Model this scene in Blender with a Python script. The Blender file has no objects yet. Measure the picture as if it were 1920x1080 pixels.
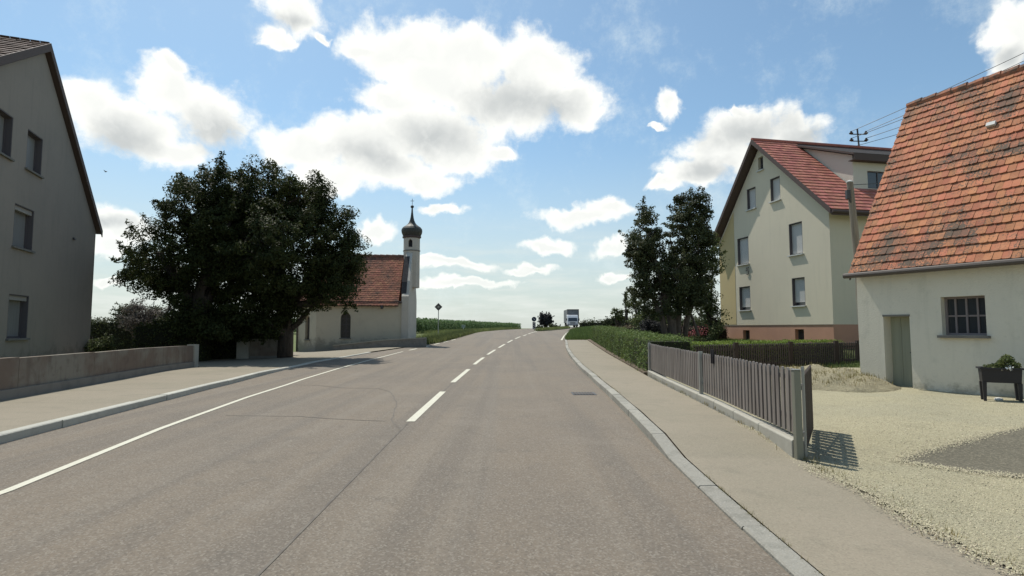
import bpy, math, random
import numpy as np
from mathutils import Vector, Matrix
R = math.radians
random.seed(7); rng = np.random.default_rng(11)
S = bpy.context.scene
C = S.collection

# ------------------------------------------------------------------ camera
F, PITCH, EYE = 1050.0, math.atan(75/1050), 1.4
cd = bpy.data.cameras.new('camera'); cam = bpy.data.objects.new('camera', cd); C.objects.link(cam)
cam.location = (0, 0, EYE); cam.rotation_euler = (R(90)+PITCH, 0, 0)
cd.sensor_width = 36; cd.lens = 36*F/1920; cd.clip_start = .05; cd.clip_end = 5000
S.camera = cam

# ------------------------------------------------------------------ light
SUN_AZ, SUN_EL = -32, 60          # azimuth from +Y towards +X, elevation
SKY_STRENGTH, SUN_STRENGTH, EXPOSURE = .11, 4.2, .12
sd = (math.sin(R(SUN_AZ))*math.cos(R(SUN_EL)), math.cos(R(SUN_AZ))*math.cos(R(SUN_EL)), math.sin(R(SUN_EL)))
sl = bpy.data.lights.new('sun', 'SUN'); so = bpy.data.objects.new('sun', sl); C.objects.link(so)
sl.energy = SUN_STRENGTH; sl.angle = R(.5); sl.color = (1, .95, .87)
so.rotation_euler = Vector(sd).to_track_quat('Z', 'Y').to_euler(); so.location = (0, 0, 40)
S.view_settings.view_transform = 'Standard'; S.view_settings.look = 'None'
S.view_settings.exposure = EXPOSURE; S.view_settings.gamma = 1
try: S.view_settings.use_curve_mapping = False
except Exception: pass

W = bpy.data.worlds.new('World'); S.world = W; W.use_nodes = True
nt = W.node_tree; nt.nodes.clear()
class NT:
    def __init__(s, t): s.t = t
    def new(s, kind, **kw):
        n = s.t.nodes.new(kind)
        for k, v in kw.items(): setattr(n, k, v)
        return n
    def link(s, a, b): s.t.links.new(a, b)
    def put(s, sock, v):
        if isinstance(v, bpy.types.NodeSocket): s.link(v, sock)
        else: sock.default_value = v
    def math(s, op, a, b=None, c=None, clamp=False):
        n = s.new('ShaderNodeMath', operation=op); n.use_clamp = clamp
        s.put(n.inputs[0], a)
        if b is not None: s.put(n.inputs[1], b)
        if c is not None: s.put(n.inputs[2], c)
        return n.outputs[0]
    def vmath(s, op, a, b=None):
        n = s.new('ShaderNodeVectorMath', operation=op)
        s.put(n.inputs[0], a)
        if b is not None: s.put(n.inputs[1], b)
        return n.outputs['Value'] if op in ('LENGTH', 'DOT_PRODUCT') else n.outputs[0]
    def mix(s, f, a, b, blend='MIX'):
        n = s.new('ShaderNodeMix', data_type='RGBA', blend_type=blend)
        s.put(n.inputs[0], f); s.put(n.inputs[6], a); s.put(n.inputs[7], b)
        return n.outputs[2]
    def noise(s, vec, scale, detail=4, rough=.55, col=False, dist=0):
        n = s.new('ShaderNodeTexNoise'); n.inputs['Scale'].default_value = scale
        n.inputs['Detail'].default_value = detail; n.inputs['Roughness'].default_value = rough
        n.inputs['Distortion'].default_value = dist
        if vec is not None: s.link(vec, n.inputs['Vector'])
        return n.outputs[1 if col else 0]
    def ramp(s, x, lo, hi, a=0., b=1., smooth=True):
        n = s.new('ShaderNodeMapRange'); n.interpolation_type = 'SMOOTHSTEP' if smooth else 'LINEAR'
        s.put(n.inputs[0], x); n.inputs[1].default_value = lo; n.inputs[2].default_value = hi
        n.inputs[3].default_value = a; n.inputs[4].default_value = b
        return n.outputs[0]

w = NT(nt)
def azel(px, py):
    x, z = (px-960)/F, (540-py)/F
    d = Vector((x, math.cos(PITCH)-z*math.sin(PITCH), math.sin(PITCH)+z*math.cos(PITCH))).normalized()
    return math.atan2(d.x, d.y), math.asin(d.z)
sky = w.new('ShaderNodeTexSky', sky_type='NISHITA'); sky.sun_disc = False
sky.sun_elevation = R(SUN_EL); sky.sun_rotation = R(SUN_AZ); sky.altitude = 450; sky.air_density = 1.0; sky.dust_density = 1.2; sky.ozone_density = 1.6
tc = w.new('ShaderNodeTexCoord'); sp = w.new('ShaderNodeSeparateXYZ'); w.link(tc.outputs['Generated'], sp.inputs[0])
az = w.math('ARCTAN2', sp.outputs[0], sp.outputs[1]); el = w.math('ARCSINE', sp.outputs[2])
cb = w.new('ShaderNodeCombineXYZ'); w.link(az, cb.inputs[0]); w.link(el, cb.inputs[1]); P = cb.outputs[0]
def warp(P, sc, amt, det):
    c = w.noise(P, sc, det, .6, col=True); c = w.vmath('SUBTRACT', c, (.5, .5, .5))
    return w.vmath('ADD', P, w.vmath('MULTIPLY', c, (amt, amt*.8, 0)))
Pw = warp(warp(warp(P, 4.5, .10, 2), 14, .06, 3), 45, .022, 3)
def field(blobs, P):
    acc = None
    for px, py, rx, ry in blobs:
        a, e = azel(px, py); a2, _ = azel(px+rx, py); _, e2 = azel(px, py-ry)
        d = w.vmath('MULTIPLY', w.vmath('SUBTRACT', P, (a, e, 0)), (1/abs(a2-a), 1/abs(e2-e), 0))
        l = w.math('SUBTRACT', 1, w.vmath('LENGTH', d))
        if acc is None: acc = l
        else:
            n = w.new('ShaderNodeMath', operation='SMOOTH_MAX'); w.link(acc, n.inputs[0]); w.link(l, n.inputs[1]); n.inputs[2].default_value = .15
            acc = n.outputs[0]
    return acc
CL = [(760,100,115,62),(870,115,120,55),(1000,130,85,72),(1075,190,62,48),(960,190,140,60),(830,150,110,60),(730,190,80,45),(685,95,48,22),
 (810,250,140,66),(680,270,110,46),(575,285,85,38),(720,320,115,44),(860,290,90,48),(935,290,40,22),(800,345,80,28),(620,330,85,32),
 (185,200,80,52),(240,240,110,60),(345,180,75,58),(400,230,82,62),(300,290,90,32),(340,130,42,28),(220,412,75,28),(190,440,60,20),
 (545,28,62,44),(515,72,45,20),(1400,232,110,44),(1500,250,68,38),(1410,190,24,18),(1350,290,100,46),(1300,330,80,26),(1240,356,36,11),
 (1240,195,34,32),(1222,242,15,8),(1905,75,55,75),(1890,135,42,28),(1090,408,85,20),(1150,395,42,24),(1025,458,50,14),(1150,458,42,15),
 (825,398,50,12),(715,432,38,18),(850,497,75,11),(985,503,52,10),(1140,514,30,11),(205,515,32,9),(880,530,90,9),(600,60,20,10)]
fld = field(CL, Pw)
n1 = w.noise(P, 20, 10, .66); n1b = w.noise(P, 7, 6, .6)
f2 = w.math('ADD', fld, w.math('MULTIPLY', w.math('SUBTRACT', n1, .5), 1.25))
f2 = w.math('ADD', f2, w.math('MULTIPLY', w.math('SUBTRACT', n1b, .5), .7))
alpha = w.ramp(f2, -.24, .36)
# thin wisps and low streaks
mp = w.vmath('MULTIPLY', P, (2.2, 15, 1)); ns = w.noise(mp, 2.3, 6, .6)
low = w.math('MULTIPLY', w.ramp(ns, .40, .66), w.ramp(el, .0, .22, .9, .0))
low = w.math('MULTIPLY', low, w.ramp(el, -.02, .02, 0, 1))
wis = w.math('MULTIPLY', w.ramp(w.noise(P, 6.5, 8, .72), .48, .78), .45)
GR = [(820,255,95,44),(960,195,110,50),(1040,200,60,40),(230,262,80,42),(390,240,70,50),(1400,250,110,34),(1500,262,60,26),(690,290,80,34),(1320,320,80,26),(200,425,60,18),(540,38,40,22),(1895,110,40,34)]
gf = field(GR, warp(P, 11, .07, 4))
g = w.ramp(w.math('ADD', gf, w.math('MULTIPLY', w.math('SUBTRACT', w.noise(P, 14, 7, .62), .5), 1.1)), -.35, .95)
core = w.math('MULTIPLY', w.ramp(fld, .12, .75), .5)
ccol = w.mix(core, (9.4, 9.4, 8.9, 1), (6.7, 6.9, 6.8, 1)); ccol = w.mix(w.math('MULTIPLY', g, .95), ccol, (5.0, 5.25, 5.25, 1))
bil = w.ramp(w.noise(Pw, 13, 8, .6), .46, .70); ccol = w.mix(w.math('MULTIPLY', bil, .35), ccol, (9.6, 9.6, 9.2, 1))
alpha = w.math('MULTIPLY', alpha, w.ramp(el, .0, .25, .80, 1))
skt = w.mix(1, sky.outputs[0], (.98, 1.20, 1.17, 1), 'MULTIPLY'); skt = w.mix(.06, skt, (6, 6.3, 6.4, 1))
skc = w.mix(w.ramp(el, -.02, .36, .85, .0), skt, (5.5, 5.85, 5.6, 1))
c1 = w.mix(wis, skc, (7.4, 8.2, 8.2, 1)); c1 = w.mix(low, c1, (6.9, 7.3, 6.9, 1)); c1 = w.mix(alpha, c1, ccol)
bg = w.new('ShaderNodeBackground'); w.link(c1, bg.inputs[0]); bg.inputs[1].default_value = SKY_STRENGTH
wo = w.new('ShaderNodeOutputWorld'); w.link(bg.outputs[0], wo.inputs[0])

# ------------------------------------------------------------------ materials
def mat(name, base, rough=.85, var=(), bump=None, spec=.3, trans=0, metal=0, rand=0, coords='world', extra=None):
    """var: (scale, amount, colour, lo, hi) layers mixed over the base by world-space noise."""
    m = bpy.data.materials.new(name); m.use_nodes = True; t = NT(m.node_tree); m.node_tree.nodes.clear()
    g = t.new('ShaderNodeNewGeometry'); P = g.outputs['Position']
    col = (*base, 1)
    if rand:
        hs = t.new('ShaderNodeHueSaturation'); hs.inputs['Color'].default_value = col
        t.link(t.ramp(g.outputs['Random Per Island'], 0, 1, 1-rand, 1+rand, False), hs.inputs['Value'])
        r2 = t.math('FRACT', t.math('MULTIPLY', g.outputs['Random Per Island'], 7.31))
        t.link(t.ramp(r2, 0, 1, .5-rand*.05, .5+rand*.05, False), hs.inputs['Hue'])
        col = hs.outputs[0]
    for sc, amt, c2, lo, hi in var:
        if isinstance(sc, tuple): vec = t.vmath('MULTIPLY', P, sc); s1 = 1
        else: vec = P; s1 = sc
        f = t.math('MULTIPLY', t.ramp(t.noise(vec, s1, 6, .6), lo, hi), amt)
        col = t.mix(f, col, (*c2, 1))
    if extra: col = extra(t, g, col)
    b = t.new('ShaderNodeBsdfPrincipled'); t.put(b.inputs['Base Color'], col)
    b.inputs['Roughness'].default_value = rough; b.inputs['Metallic'].default_value = metal
    b.inputs['Specular IOR Level'].default_value = spec
    if bump:
        bn = t.new('ShaderNodeBump'); bn.inputs['Strength'].default_value = bump[1]; bn.inputs['Distance'].default_value = bump[2]
        t.link(t.noise(P, bump[0], 5, .65), bn.inputs['Height']); t.link(bn.outputs[0], b.inputs['Normal'])
    out = t.new('ShaderNodeOutputMaterial')
    if trans:
        tr = t.new('ShaderNodeBsdfTranslucent'); t.put(tr.inputs[0], col)
        ms = t.new('ShaderNodeMixShader'); ms.inputs[0].default_value = trans
        t.link(b.outputs[0], ms.inputs[1]); t.link(tr.outputs[0], ms.inputs[2]); t.link(ms.outputs[0], out.inputs[0])
    else: t.link(b.outputs[0], out.inputs[0])
    return m

def tiles_extra(lichen, lo, hi, sc=9):
    def f(t, g, col):
        P = g.outputs['Position']
        n = t.noise(P, sc, 6, .7); n2 = t.noise(P, 1.1, 3, .6)
        k = t.ramp(t.math('ADD', n, t.math('MULTIPLY', t.math('SUBTRACT', n2, .5), .9)), lo, hi)
        r = t.math('FRACT', t.math('MULTIPLY', g.outputs['Random Per Island'], 13.7))
        k = t.math('MULTIPLY', k, t.ramp(r, .0, .7, .45, 1))
        return t.mix(k, col, (*lichen, 1))
    return f

def speck(amount, dark, light, sc):
    def f(t, g, col):
        v = t.new('ShaderNodeTexVoronoi'); v.inputs['Scale'].default_value = sc; t.link(g.outputs['Position'], v.inputs['Vector'])
        s = t.new('ShaderNodeSeparateColor'); t.link(v.outputs['Color'], s.inputs[0])
        c = t.mix(t.math('MULTIPLY', t.ramp(s.outputs[0], .55, 1), amount), col, (*dark, 1))
        return t.mix(t.math('MULTIPLY', t.ramp(s.outputs[1], .6, 1), amount), c, (*light, 1))
    return f

def damp(t, g, col):
    z = t.new('ShaderNodeSeparateXYZ'); t.link(g.outputs['Position'], z.inputs[0])
    n = t.noise(g.outputs['Position'], 3.5, 6, .65)
    k = t.ramp(t.math('ADD', z.outputs[2], t.math('MULTIPLY', n, -1.3)), -.75, -.35, .65, 0)
    return t.mix(k, col, (.27, .25, .18, 1))
def grime(t, g, col):
    z = t.new('ShaderNodeSeparateXYZ'); t.link(g.outputs['Position'], z.inputs[0])
    n = t.noise(g.outputs['Position'], 2.2, 6, .65)
    return t.mix(t.ramp(t.math('ADD', z.outputs[2], t.math('MULTIPLY', n, -1.8)), -.6, -.1, .6, 0), col, (.15, .135, .11, 1))
M = {}
M['asphalt'] = mat('asphalt', (.188, .154, .115), .9, [(.35, .6, (.145, .125, .102), .4, .7), ((1.5, .035, 1), .6, (.135, .117, .096), .47, .62), ((2.3, .05, 1), .4, (.215, .187, .148), .5, .66), (2.4, .5, (.125, .11, .09), .56, .70), (.8, .4, (.215, .185, .148), .54, .68), (9, .3, (.125, .11, .09), .52, .72)], (120, .7, .006), extra=speck(.48, (.095, .083, .068), (.30, .27, .22), 78))
M['pave'] = mat('pavement_asphalt', (.262, .226, .168), .9, [(.5, .5, (.20, .182, .13), .4, .7), (3.5, .3, (.165, .15, .11), .52, .75), (1.3, .35, (.15, .138, .105), .56, .70), ((.5, 3.5, 1), .25, (.17, .155, .115), .52, .7)], (160, .5, .004), extra=speck(.35, (.15, .135, .10), (.34, .31, .23), 95))
M['patch'] = mat('dark_yard_ground', (.115, .105, .075), .9, [(2.5, .5, (.15, .138, .10), .45, .7), (9, .3, (.09, .083, .06), .5, .7)], (140, .5, .004), extra=speck(.45, (.06, .055, .045), (.28, .25, .18), 70))
M['kerb'] = mat('granite', (.31, .295, .25), .85, [(9, .6, (.19, .185, .155), .45, .7), (60, .5, (.40, .39, .34), .5, .7), (3, .4, (.15, .14, .11), .55, .72)], (50, .8, .012), rand=.16)
M['kerb_light'] = mat('pale_kerb', (.44, .43, .37), .85, [(9, .4, (.32, .31, .26), .45, .7), (60, .4, (.5, .49, .43), .5, .7)], (50, .8, .012), rand=.1)
M['line'] = mat('road_paint', (.58, .56, .45), .75, [(7, .5, (.40, .37, .29), .5, .75), (60, .5, (.34, .31, .24), .52, .68)])
M['dark_lines'] = mat('tar_joint_and_lines', (.115, .10, .083), .8, [(6, .8, (.165, .147, .118), .42, .62)])
M['grass'] = mat('grass_ground', (.115, .14, .045), .95, [(1.2, .6, (.17, .165, .07), .45, .7), (12, .5, (.075, .095, .03), .4, .7)], (40, .8, .03))
M['gravel'] = mat('gravel', (.36, .325, .21), .95, [(.5, .6, (.29, .275, .195), .4, .65), (2.2, .5, (.235, .215, .14), .5, .7), (9, .35, (.40, .36, .235), .5, .7)], (90, 1, .012), extra=speck(.55, (.20, .18, .115), (.50, .46, .32), 95))
M['stone'] = mat('limestone_chips', (.36, .328, .225), .9, rand=.35)
M['mound'] = mat('earth_gravel', (.304, .268, .172), .95, [(3, .7, (.224, .192, .120), .42, .66), (14, .5, (.368, .328, .216), .5, .7)], (30, .9, .03), extra=speck(.45, (.176, .152, .088), (.400, .360, .240), 40))
M['soil'] = mat('soil', (.13, .10, .07), .95, [(5, .6, (.20, .16, .11), .45, .7)], (20, 1, .05))
M['greyplaster'] = mat('grey_plaster', (.31, .27, .225), .92, [(.7, .4, (.24, .22, .19), .4, .7), (6, .15, (.20, .185, .16), .5, .75), ((5, 5, .5), .3, (.2, .185, .16), .5, .75)], (110, .35, .006), extra=grime)
M['cream'] = mat('cream_plaster', (.62, .56, .43), .92, [(.6, .35, (.55, .50, .39), .4, .7), ((5, 5, .5), .2, (.44, .415, .32), .52, .75)], (110, .3, .006))
M['ochre'] = mat('ochre_plaster', (.522, .414, .216), .92, [(.9, .4, (.450, .369, .216), .4, .7)], (110, .3, .006))
M['pink'] = mat('pink_plaster', (.45, .25, .17), .92, [(1.2, .5, (.38, .21, .145), .4, .7)], (110, .3, .006))
M['white'] = mat('old_white_plaster', (.69, .645, .53), .93, [(.9, .35, (.61, .57, .47), .4, .7), (2.6, .35, (.48, .46, .37), .55, .72), (14, .2, (.45, .44, .35), .55, .7), ((6, 6, .6), .25, (.46, .44, .35), .52, .75)], (30, .6, .014), extra=damp)
M['chapel'] = mat('chapel_plaster', (.543, .485, .369), .93, [(.6, .5, (.456, .407, .310), .4, .7), (3, .25, (.369, .330, .262), .52, .72)], (60, .35, .01), extra=grime)
M['tower'] = mat('tower_plaster', (.52, .475, .40), .9, [(1.5, .4, (.38, .345, .29), .45, .7)], (60, .3, .008))
M['concrete'] = mat('concrete', (.36, .345, .29), .9, [(2, .5, (.28, .26, .22), .42, .7), (14, .3, (.44, .42, .36), .5, .7)], (60, .5, .006))
M['brownwall'] = mat('weathered_wall', (.17, .13, .10), .92, [(.55, .85, (.23, .215, .175), .44, .60), (5, .5, (.10, .078, .06), .5, .72), ((8, 8, .8), .4, (.09, .07, .055), .5, .7)], (50, .5, .008))
M['wallbase'] = mat('wall_footing', (.19, .18, .16), .92, [(3, .5, (.12, .115, .105), .45, .7)], (50, .5, .008))
M['tile_old'] = mat('old_clay_tile', (.42, .165, .085), .88, [(5, .5, (.46, .225, .125), .45, .7), ((1.5, 1.5, 18), .25, (.22, .11, .07), .5, .68)], (50, .5, .008), rand=.20, extra=tiles_extra((.11, .082, .06), .50, .61, 27))
M['tile_red'] = mat('red_clay_tile', (.41, .165, .125), .8, [(6, .45, (.27, .10, .08), .45, .66)], rand=.2, spec=.15)
M['tile_chapel'] = mat('chapel_tile', (.31, .14, .09), .9, [(1.1, .7, (.21, .105, .075), .42, .60), (7, .4, (.17, .095, .07), .5, .68)], rand=.2, extra=tiles_extra((.12, .08, .06), .54, .70, 6), spec=.1)
M['ridge'] = mat('ridge_tile', (.16, .10, .08), .85, [(5, .6, (.30, .13, .08), .45, .65)])
M['slate'] = mat('dark_slate', (.06, .056, .055), .95, [(6, .5, (.10, .09, .085), .45, .7)], spec=.05)
M['wood'] = mat('dark_wood', (.045, .032, .026), .85, [((1, 1, 12), .5, (.065, .046, .038), .45, .7)])
M['wood_grey'] = mat('weathered_pole', (.22, .19, .15), .85, [((14, 14, .8), .6, (.13, .11, .085), .4, .65)], (30, .5, .01))
M['picket'] = mat('brown_picket', (.165, .142, .125), .65, [((30, 30, 1.2), .7, (.25, .22, .195), .40, .62), ((9, 9, 2), .4, (.095, .078, .068), .5, .7)], rand=.25)
M['picket2'] = mat('dark_picket', (.055, .042, .035), .75, [((30, 30, 1.2), .6, (.09, .07, .055), .42, .66)], rand=.15)
M['metal'] = mat('grey_metal', (.34, .34, .31), .45, [(3, .3, (.24, .24, .22), .45, .7)], metal=.4, spec=.5)
M['darkmetal'] = mat('dark_metal', (.04, .04, .042), .5, spec=.5)
M['zinc'] = mat('zinc_gutter', (.10, .085, .075), .6, metal=.2)
M['frame'] = mat('window_frame', (.10, .09, .095), .6)
M['frame_l'] = mat('pale_frame', (.33, .31, .28), .6)
M['shutter'] = mat('roller_shutter', (.52, .515, .49), .6, [(3, .3, (.42, .42, .40), .45, .7)])
M['glass'] = mat('window_glass', (.025, .03, .035), .08, spec=.9)
M['curtain'] = mat('net_curtain', (.24, .235, .22), .5, [((20, 20, .5), .5, (.15, .15, .14), .4, .65)], spec=.6)
M['sill'] = mat('stone_sill', (.55, .55, .52), .7)
M['door'] = mat('grey_green_door', (.30, .31, .235), .7, [((14, 14, .6), .5, (.24, .25, .19), .42, .66)])
M['fascia'] = mat('fascia_board', (.085, .06, .052), .7)
M['copper'] = mat('weathered_copper', (.06, .06, .052), .6, [(4, .5, (.10, .10, .085), .45, .7)], metal=.2)
M['bark'] = mat('bark', (.075, .06, .047), .95, [((16, 16, 2.5), .7, (.035, .028, .022), .42, .62)], (14, 1, .05))
M['bark_l'] = mat('grey_bark', (.14, .115, .095), .95, [((18, 18, 3), .7, (.07, .055, .045), .42, .62)], (14, 1, .05))
def leaf(n, c, tr=.3, r=.35): return mat(n, c, .6, [(2.6, .45, (min(1, c[0]*1.55), c[1]*1.25, c[2]*.9), .5, .68), (.5, .5, tuple(x*.62 for x in c), .42, .62)], trans=tr, rand=r, spec=.12)
M['leaf_dark'] = leaf('leaf_dark', (.052, .064, .022), .30)
M['leaf_mid'] = leaf('leaf_mid', (.064, .076, .034), .28)
M['leaf_light'] = leaf('leaf_light', (0.115, 0.14, 0.055), 0.28)
M['leaf_hedge'] = leaf('leaf_hedge', (0.125, 0.175, 0.055), 0.28)
M['leaf_bright'] = leaf('leaf_bright', (0.18, 0.25, 0.05), 0.3)
M['leaf_blue'] = leaf('leaf_blue', (.045, .045, .045), .15)
M['leaf_lilac'] = leaf('leaf_lilac', (.13, .115, .10), .25)
M['leaf_corn'] = leaf('leaf_corn', (0.1, 0.165, 0.06), 0.3)
M['leaf_grass'] = leaf('leaf_grass', (0.19, 0.22, 0.085), 0.35)
M['leaf_dry'] = leaf('leaf_dry', (.30, .26, .12), .25)
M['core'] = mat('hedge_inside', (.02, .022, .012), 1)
M['flower'] = mat('white_petal', (.8, .8, .76), .6)
M['blossom'] = mat('pink_blossom', (.34, .09, .09), .7, rand=.3)
M['black'] = mat('black_plastic', (.022, .02, .022), .55, spec=.4)
M['truckgrey'] = mat('truck_box_grey', (.17, .175, .18), .55, [(2, .4, (.12, .125, .13), .4, .7)])
M['truckwhite'] = mat('truck_cab_white', (.75, .75, .75), .35, spec=.5)
M['rubber'] = mat('rubber', (.02, .02, .02), .8)
M['lamp'] = mat('headlamp_glass', (.6, .6, .6), .15, spec=.8)
M['signdark'] = mat('sign_dark', (.10, .10, .095), .5, metal=.3)
M['yellow'] = mat('sign_yellow', (.75, .48, .03), .5)
M['signwhite'] = mat('sign_white_shaded', (.34, .34, .33), .6)  # greyed: shade on the backlit island sign put into the colour
M['signblue'] = mat('sign_blue_shaded', (.012, .03, .055), .6)  # darkened: the disc's backlit shade is put into the colour
M['signred'] = mat('sign_red', (.45, .03, .03), .5)
M['bin'] = mat('teal_bin_plastic', (.02, .05, .055), .5)
M['insul'] = mat('insulator', (.03, .022, .02), .3)

# ------------------------------------------------------------------ mesh helpers
class MB:
    def __init__(s): s.v = []; s.f = []
    def poly(s, pts):
        i = len(s.v); s.v += [tuple(p) for p in pts]; s.f.append(tuple(range(i, i+len(pts)))); return s
    def prism(s, pts, vec):
        """extrude a planar polygon along vec, closed."""
        n = len(pts); i = len(s.v); vec = Vector(vec)
        s.v += [tuple(p) for p in pts] + [tuple(Vector(p)+vec) for p in pts]
        nn = sum(((Vector(pts[k])-Vector(pts[0])).cross(Vector(pts[(k+1) % n])-Vector(pts[0])) for k in range(1, n-1)), Vector())
        flip = nn.dot(vec) > 0
        a = tuple(range(i, i+n)); b = tuple(range(i+n, i+2*n))
        s.f += [a[::-1], b] if flip else [a, b[::-1]]
        for k in range(n):
            q = (i+k, i+(k+1) % n, i+n+(k+1) % n, i+n+k); s.f.append(q if flip else q[::-1])
        return s
    def box(s, o, a, b, c):
        o = Vector(o); a = Vector(a); b = Vector(b); return s.prism([o, o+a, o+a+b, o+b], c)
    def abox(s, x0, x1, y0, y1, z0, z1): return s.box((x0, y0, z0), (x1-x0, 0, 0), (0, y1-y0, 0), (0, 0, z1-z0))
    def tube(s, pts, rad, n=8, cap=True):
        pts = [Vector(p) for p in pts]
        if not hasattr(rad, '__len__'): rad = [rad]*len(pts)
        rings = []; ref = Vector((0, 0, 1))
        for k, p in enumerate(pts):
            d = (pts[min(k+1, len(pts)-1)]-pts[max(k-1, 0)]).normalized()
            r = Vector((1, 0, 0)) if abs(d.z) > .9 else ref
            x = d.cross(r).normalized(); y = d.cross(x)
            i = len(s.v); rings.append(i)
            s.v += [tuple(p+(x*math.cos(t)+y*math.sin(t))*rad[k]) for t in [2*math.pi*j/n for j in range(n)]]
        for a, b in zip(rings, rings[1:]):
            for j in range(n): s.f.append((a+j, a+(j+1) % n, b+(j+1) % n, b+j))
        if cap: s.f.append(tuple(rings[0]+j for j in range(n))[::-1]); s.f.append(tuple(rings[-1]+j for j in range(n)))
        return s
    def lathe(s, c, prof, n=20, fl=None):
        c = Vector(c); rings = []
        for r, z in prof:
            rings.append(len(s.v)); s.v += [(c.x+r*math.cos(2*math.pi*j/n), c.y+r*math.sin(2*math.pi*j/n), c.z+z) for j in range(n)]
        for a, b in zip(rings, rings[1:]):
            for j in range(n): s.f.append((a+j, a+(j+1) % n, b+(j+1) % n, b+j))
        s.f.append(tuple(rings[0]+j for j in range(n))[::-1]); s.f.append(tuple(rings[-1]+j for j in range(n)))
        return s
    def build(s, name, m, parent=None, smooth=False, bevel=0):
        me = bpy.data.meshes.new(name); me.from_pydata(s.v, [], s.f); me.update()
        return link(name, me, m, parent, smooth, bevel)
def link(name, me, m, parent=None, smooth=False, bevel=0):
    o = bpy.data.objects.new(name, me); C.objects.link(o)
    if not me.materials: me.materials.append(M[m] if isinstance(m, str) else m)
    if smooth: me.polygons.foreach_set('use_smooth', [True]*len(me.polygons))
    if bevel:
        b = o.modifiers.new('bevel', 'BEVEL'); b.width = bevel; b.segments = 2; b.limit_method = 'ANGLE'
    if parent is not None: hang(o, parent)
    return o
ORG = {}
def org(o): return ORG.get(o.name, Vector((0, 0, 0)))
def hang(o, p):
    o.parent = p
    o.matrix_parent_inverse = Matrix.Translation(-org(p))
def tag(o, label=None, cat=None, group=None, kind=None):
    if label: o['label'] = label
    if cat: o['category'] = cat
    if group: o['group'] = group
    if kind: o['kind'] = kind
    return o
def thing(name, loc, label, cat, group=None):
    o = bpy.data.objects.new(name, None); C.objects.link(o); o.location = loc; o.empty_display_size = .3
    ORG[o.name] = Vector(loc); return tag(o, label, cat, group)
def npmesh(name, V, Fq):
    me = bpy.data.meshes.new(name); n = len(V); k = Fq.shape[1]
    me.vertices.add(n); me.vertices.foreach_set('co', V.astype(np.float32).ravel())
    me.loops.add(Fq.size); me.loops.foreach_set('vertex_index', Fq.astype(np.int32).ravel())
    me.polygons.add(len(Fq)); me.polygons.foreach_set('loop_start', np.arange(0, Fq.size, k, dtype=np.int32))
    me.update(calc_edges=True); me.validate(); return me
def leaves(pos, size, bias=None, aspect=.55, loose=.75):
    """one bent leaf per point; bias = preferred facing per point."""
    n = len(pos); nn = rng.normal(size=(n, 3))*(loose if bias is not None else 1)
    if bias is not None: nn = nn+bias
    nn /= np.linalg.norm(nn, axis=1)[:, None]
    a = np.cross(nn, rng.normal(size=(n, 3))); a /= np.linalg.norm(a, axis=1)[:, None]; b = np.cross(nn, a)
    sz = (size*(.6+.8*rng.random(n)))[:, None]
    V = np.stack([pos-a*sz*.5, pos+b*sz*.5*aspect+nn*sz*.08, pos+a*sz*.5, pos-b*sz*.5*aspect+nn*sz*.08], 1).reshape(-1, 3)
    return V, np.arange(4*n).reshape(n, 4)

# ------------------------------------------------------------------ ground shape
def lerp(tab, y):
    if y <= tab[0][0]: return tab[0][1]
    for (a, b), (c, d) in zip(tab, tab[1:]):
        if y <= c: return b+(d-b)*(y-a)/(c-a)
    return tab[-1][1]
ZR = [(-50,0),(14,0),(20,.07),(26,.14),(32,.25),(36,.34),(42,.48),(48,.65),(60,.85),(80,1.12),(115,1.52),(160,1.85),(220,1.9),(400,-3),(2500,-90)]
ZL = [(-50,0),(20,.03),(30,.0),(36,-.1),(44,.2),(52,.6),(60,.85),(110,.9),(160,1.0),(220,1.3),(400,-3),(2500,-90)]
ZG = [(-50,0),(18,0),(22,.35),(27,.65),(40,.95),(60,1.2),(90,1.55),(115,1.75),(160,2.1),(220,2.4),(400,-1),(2500,-90)]
CEN = [(-6,-1.38),(3.3,-1.42),(8.5,-1.52),(14.4,-1.52),(18.4,-1.42),(22,-1.33),(26.5,-1.15),(31,-.88),(36.8,-.45),(43,.08),(48,.68),(52,1.18),(60,1.95),(70.9,3.2),(80,5.2),(100,9.4),(115,13.7),(160,29),(210,52)]
KR = [(-6,1.5),(3.3,1.57),(6.4,1.68),(9,1.85),(11.5,1.98),(15,2.12),(19,2.24),(24,2.5),(31,2.96),(36,3.42),(42.1,3.95),(56,5.6),(70,7.3),(80,9.1),(100,13.2),(115,17.6),(160,33),(210,56)]
KL = [(-6,-5.7),(4,-6.0),(6.9,-6.18),(9.6,-6.53),(13.2,-6.96),(16.7,-7.25),(21.4,-7.5),(28,-7.0),(33,-6.1),(38.2,-4.95),(47.5,-4.3),(60,-4.0),(67.6,-3.6),(80,-1.5),(100,4.2),(115,9.2),(160,25),(210,47)]
EL = [(-6,-4.05),(4.8,-4.32),(8,-4.91),(11.5,-5.36),(15.2,-5.65),(19,-5.77),(22.9,-5.76),(26,-5.70),(29,-5.58),(32.5,-5.25),(38.2,-4.8),(47.5,-4.1),(60,-3.75),(67.6,-3.4),(80,-1.3)]
PR = [(-6,2.85),(3.3,2.9),(4.8,3.0),(5.9,2.98),(9,3.2),(15.2,3.62),(24,4.22),(31,4.72),(40.5,5.4)]
WL = [(-6,-6.6),(9.96,-8.95),(19,-10.55)]
def pavh(y):   # upstand of the right kerb: lowered in front of the yard entrance
    t = min(1, max(0, (y-5.7)/1.4)); return .025+.085*t*t*(3-2*t)
def pavl(y):
    t = min(1, max(0, (y-16)/4)); return .105-.075*t*t*(3-2*t)
def ss(t): t = min(1, max(0, t)); return t*t*(3-2*t)
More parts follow.
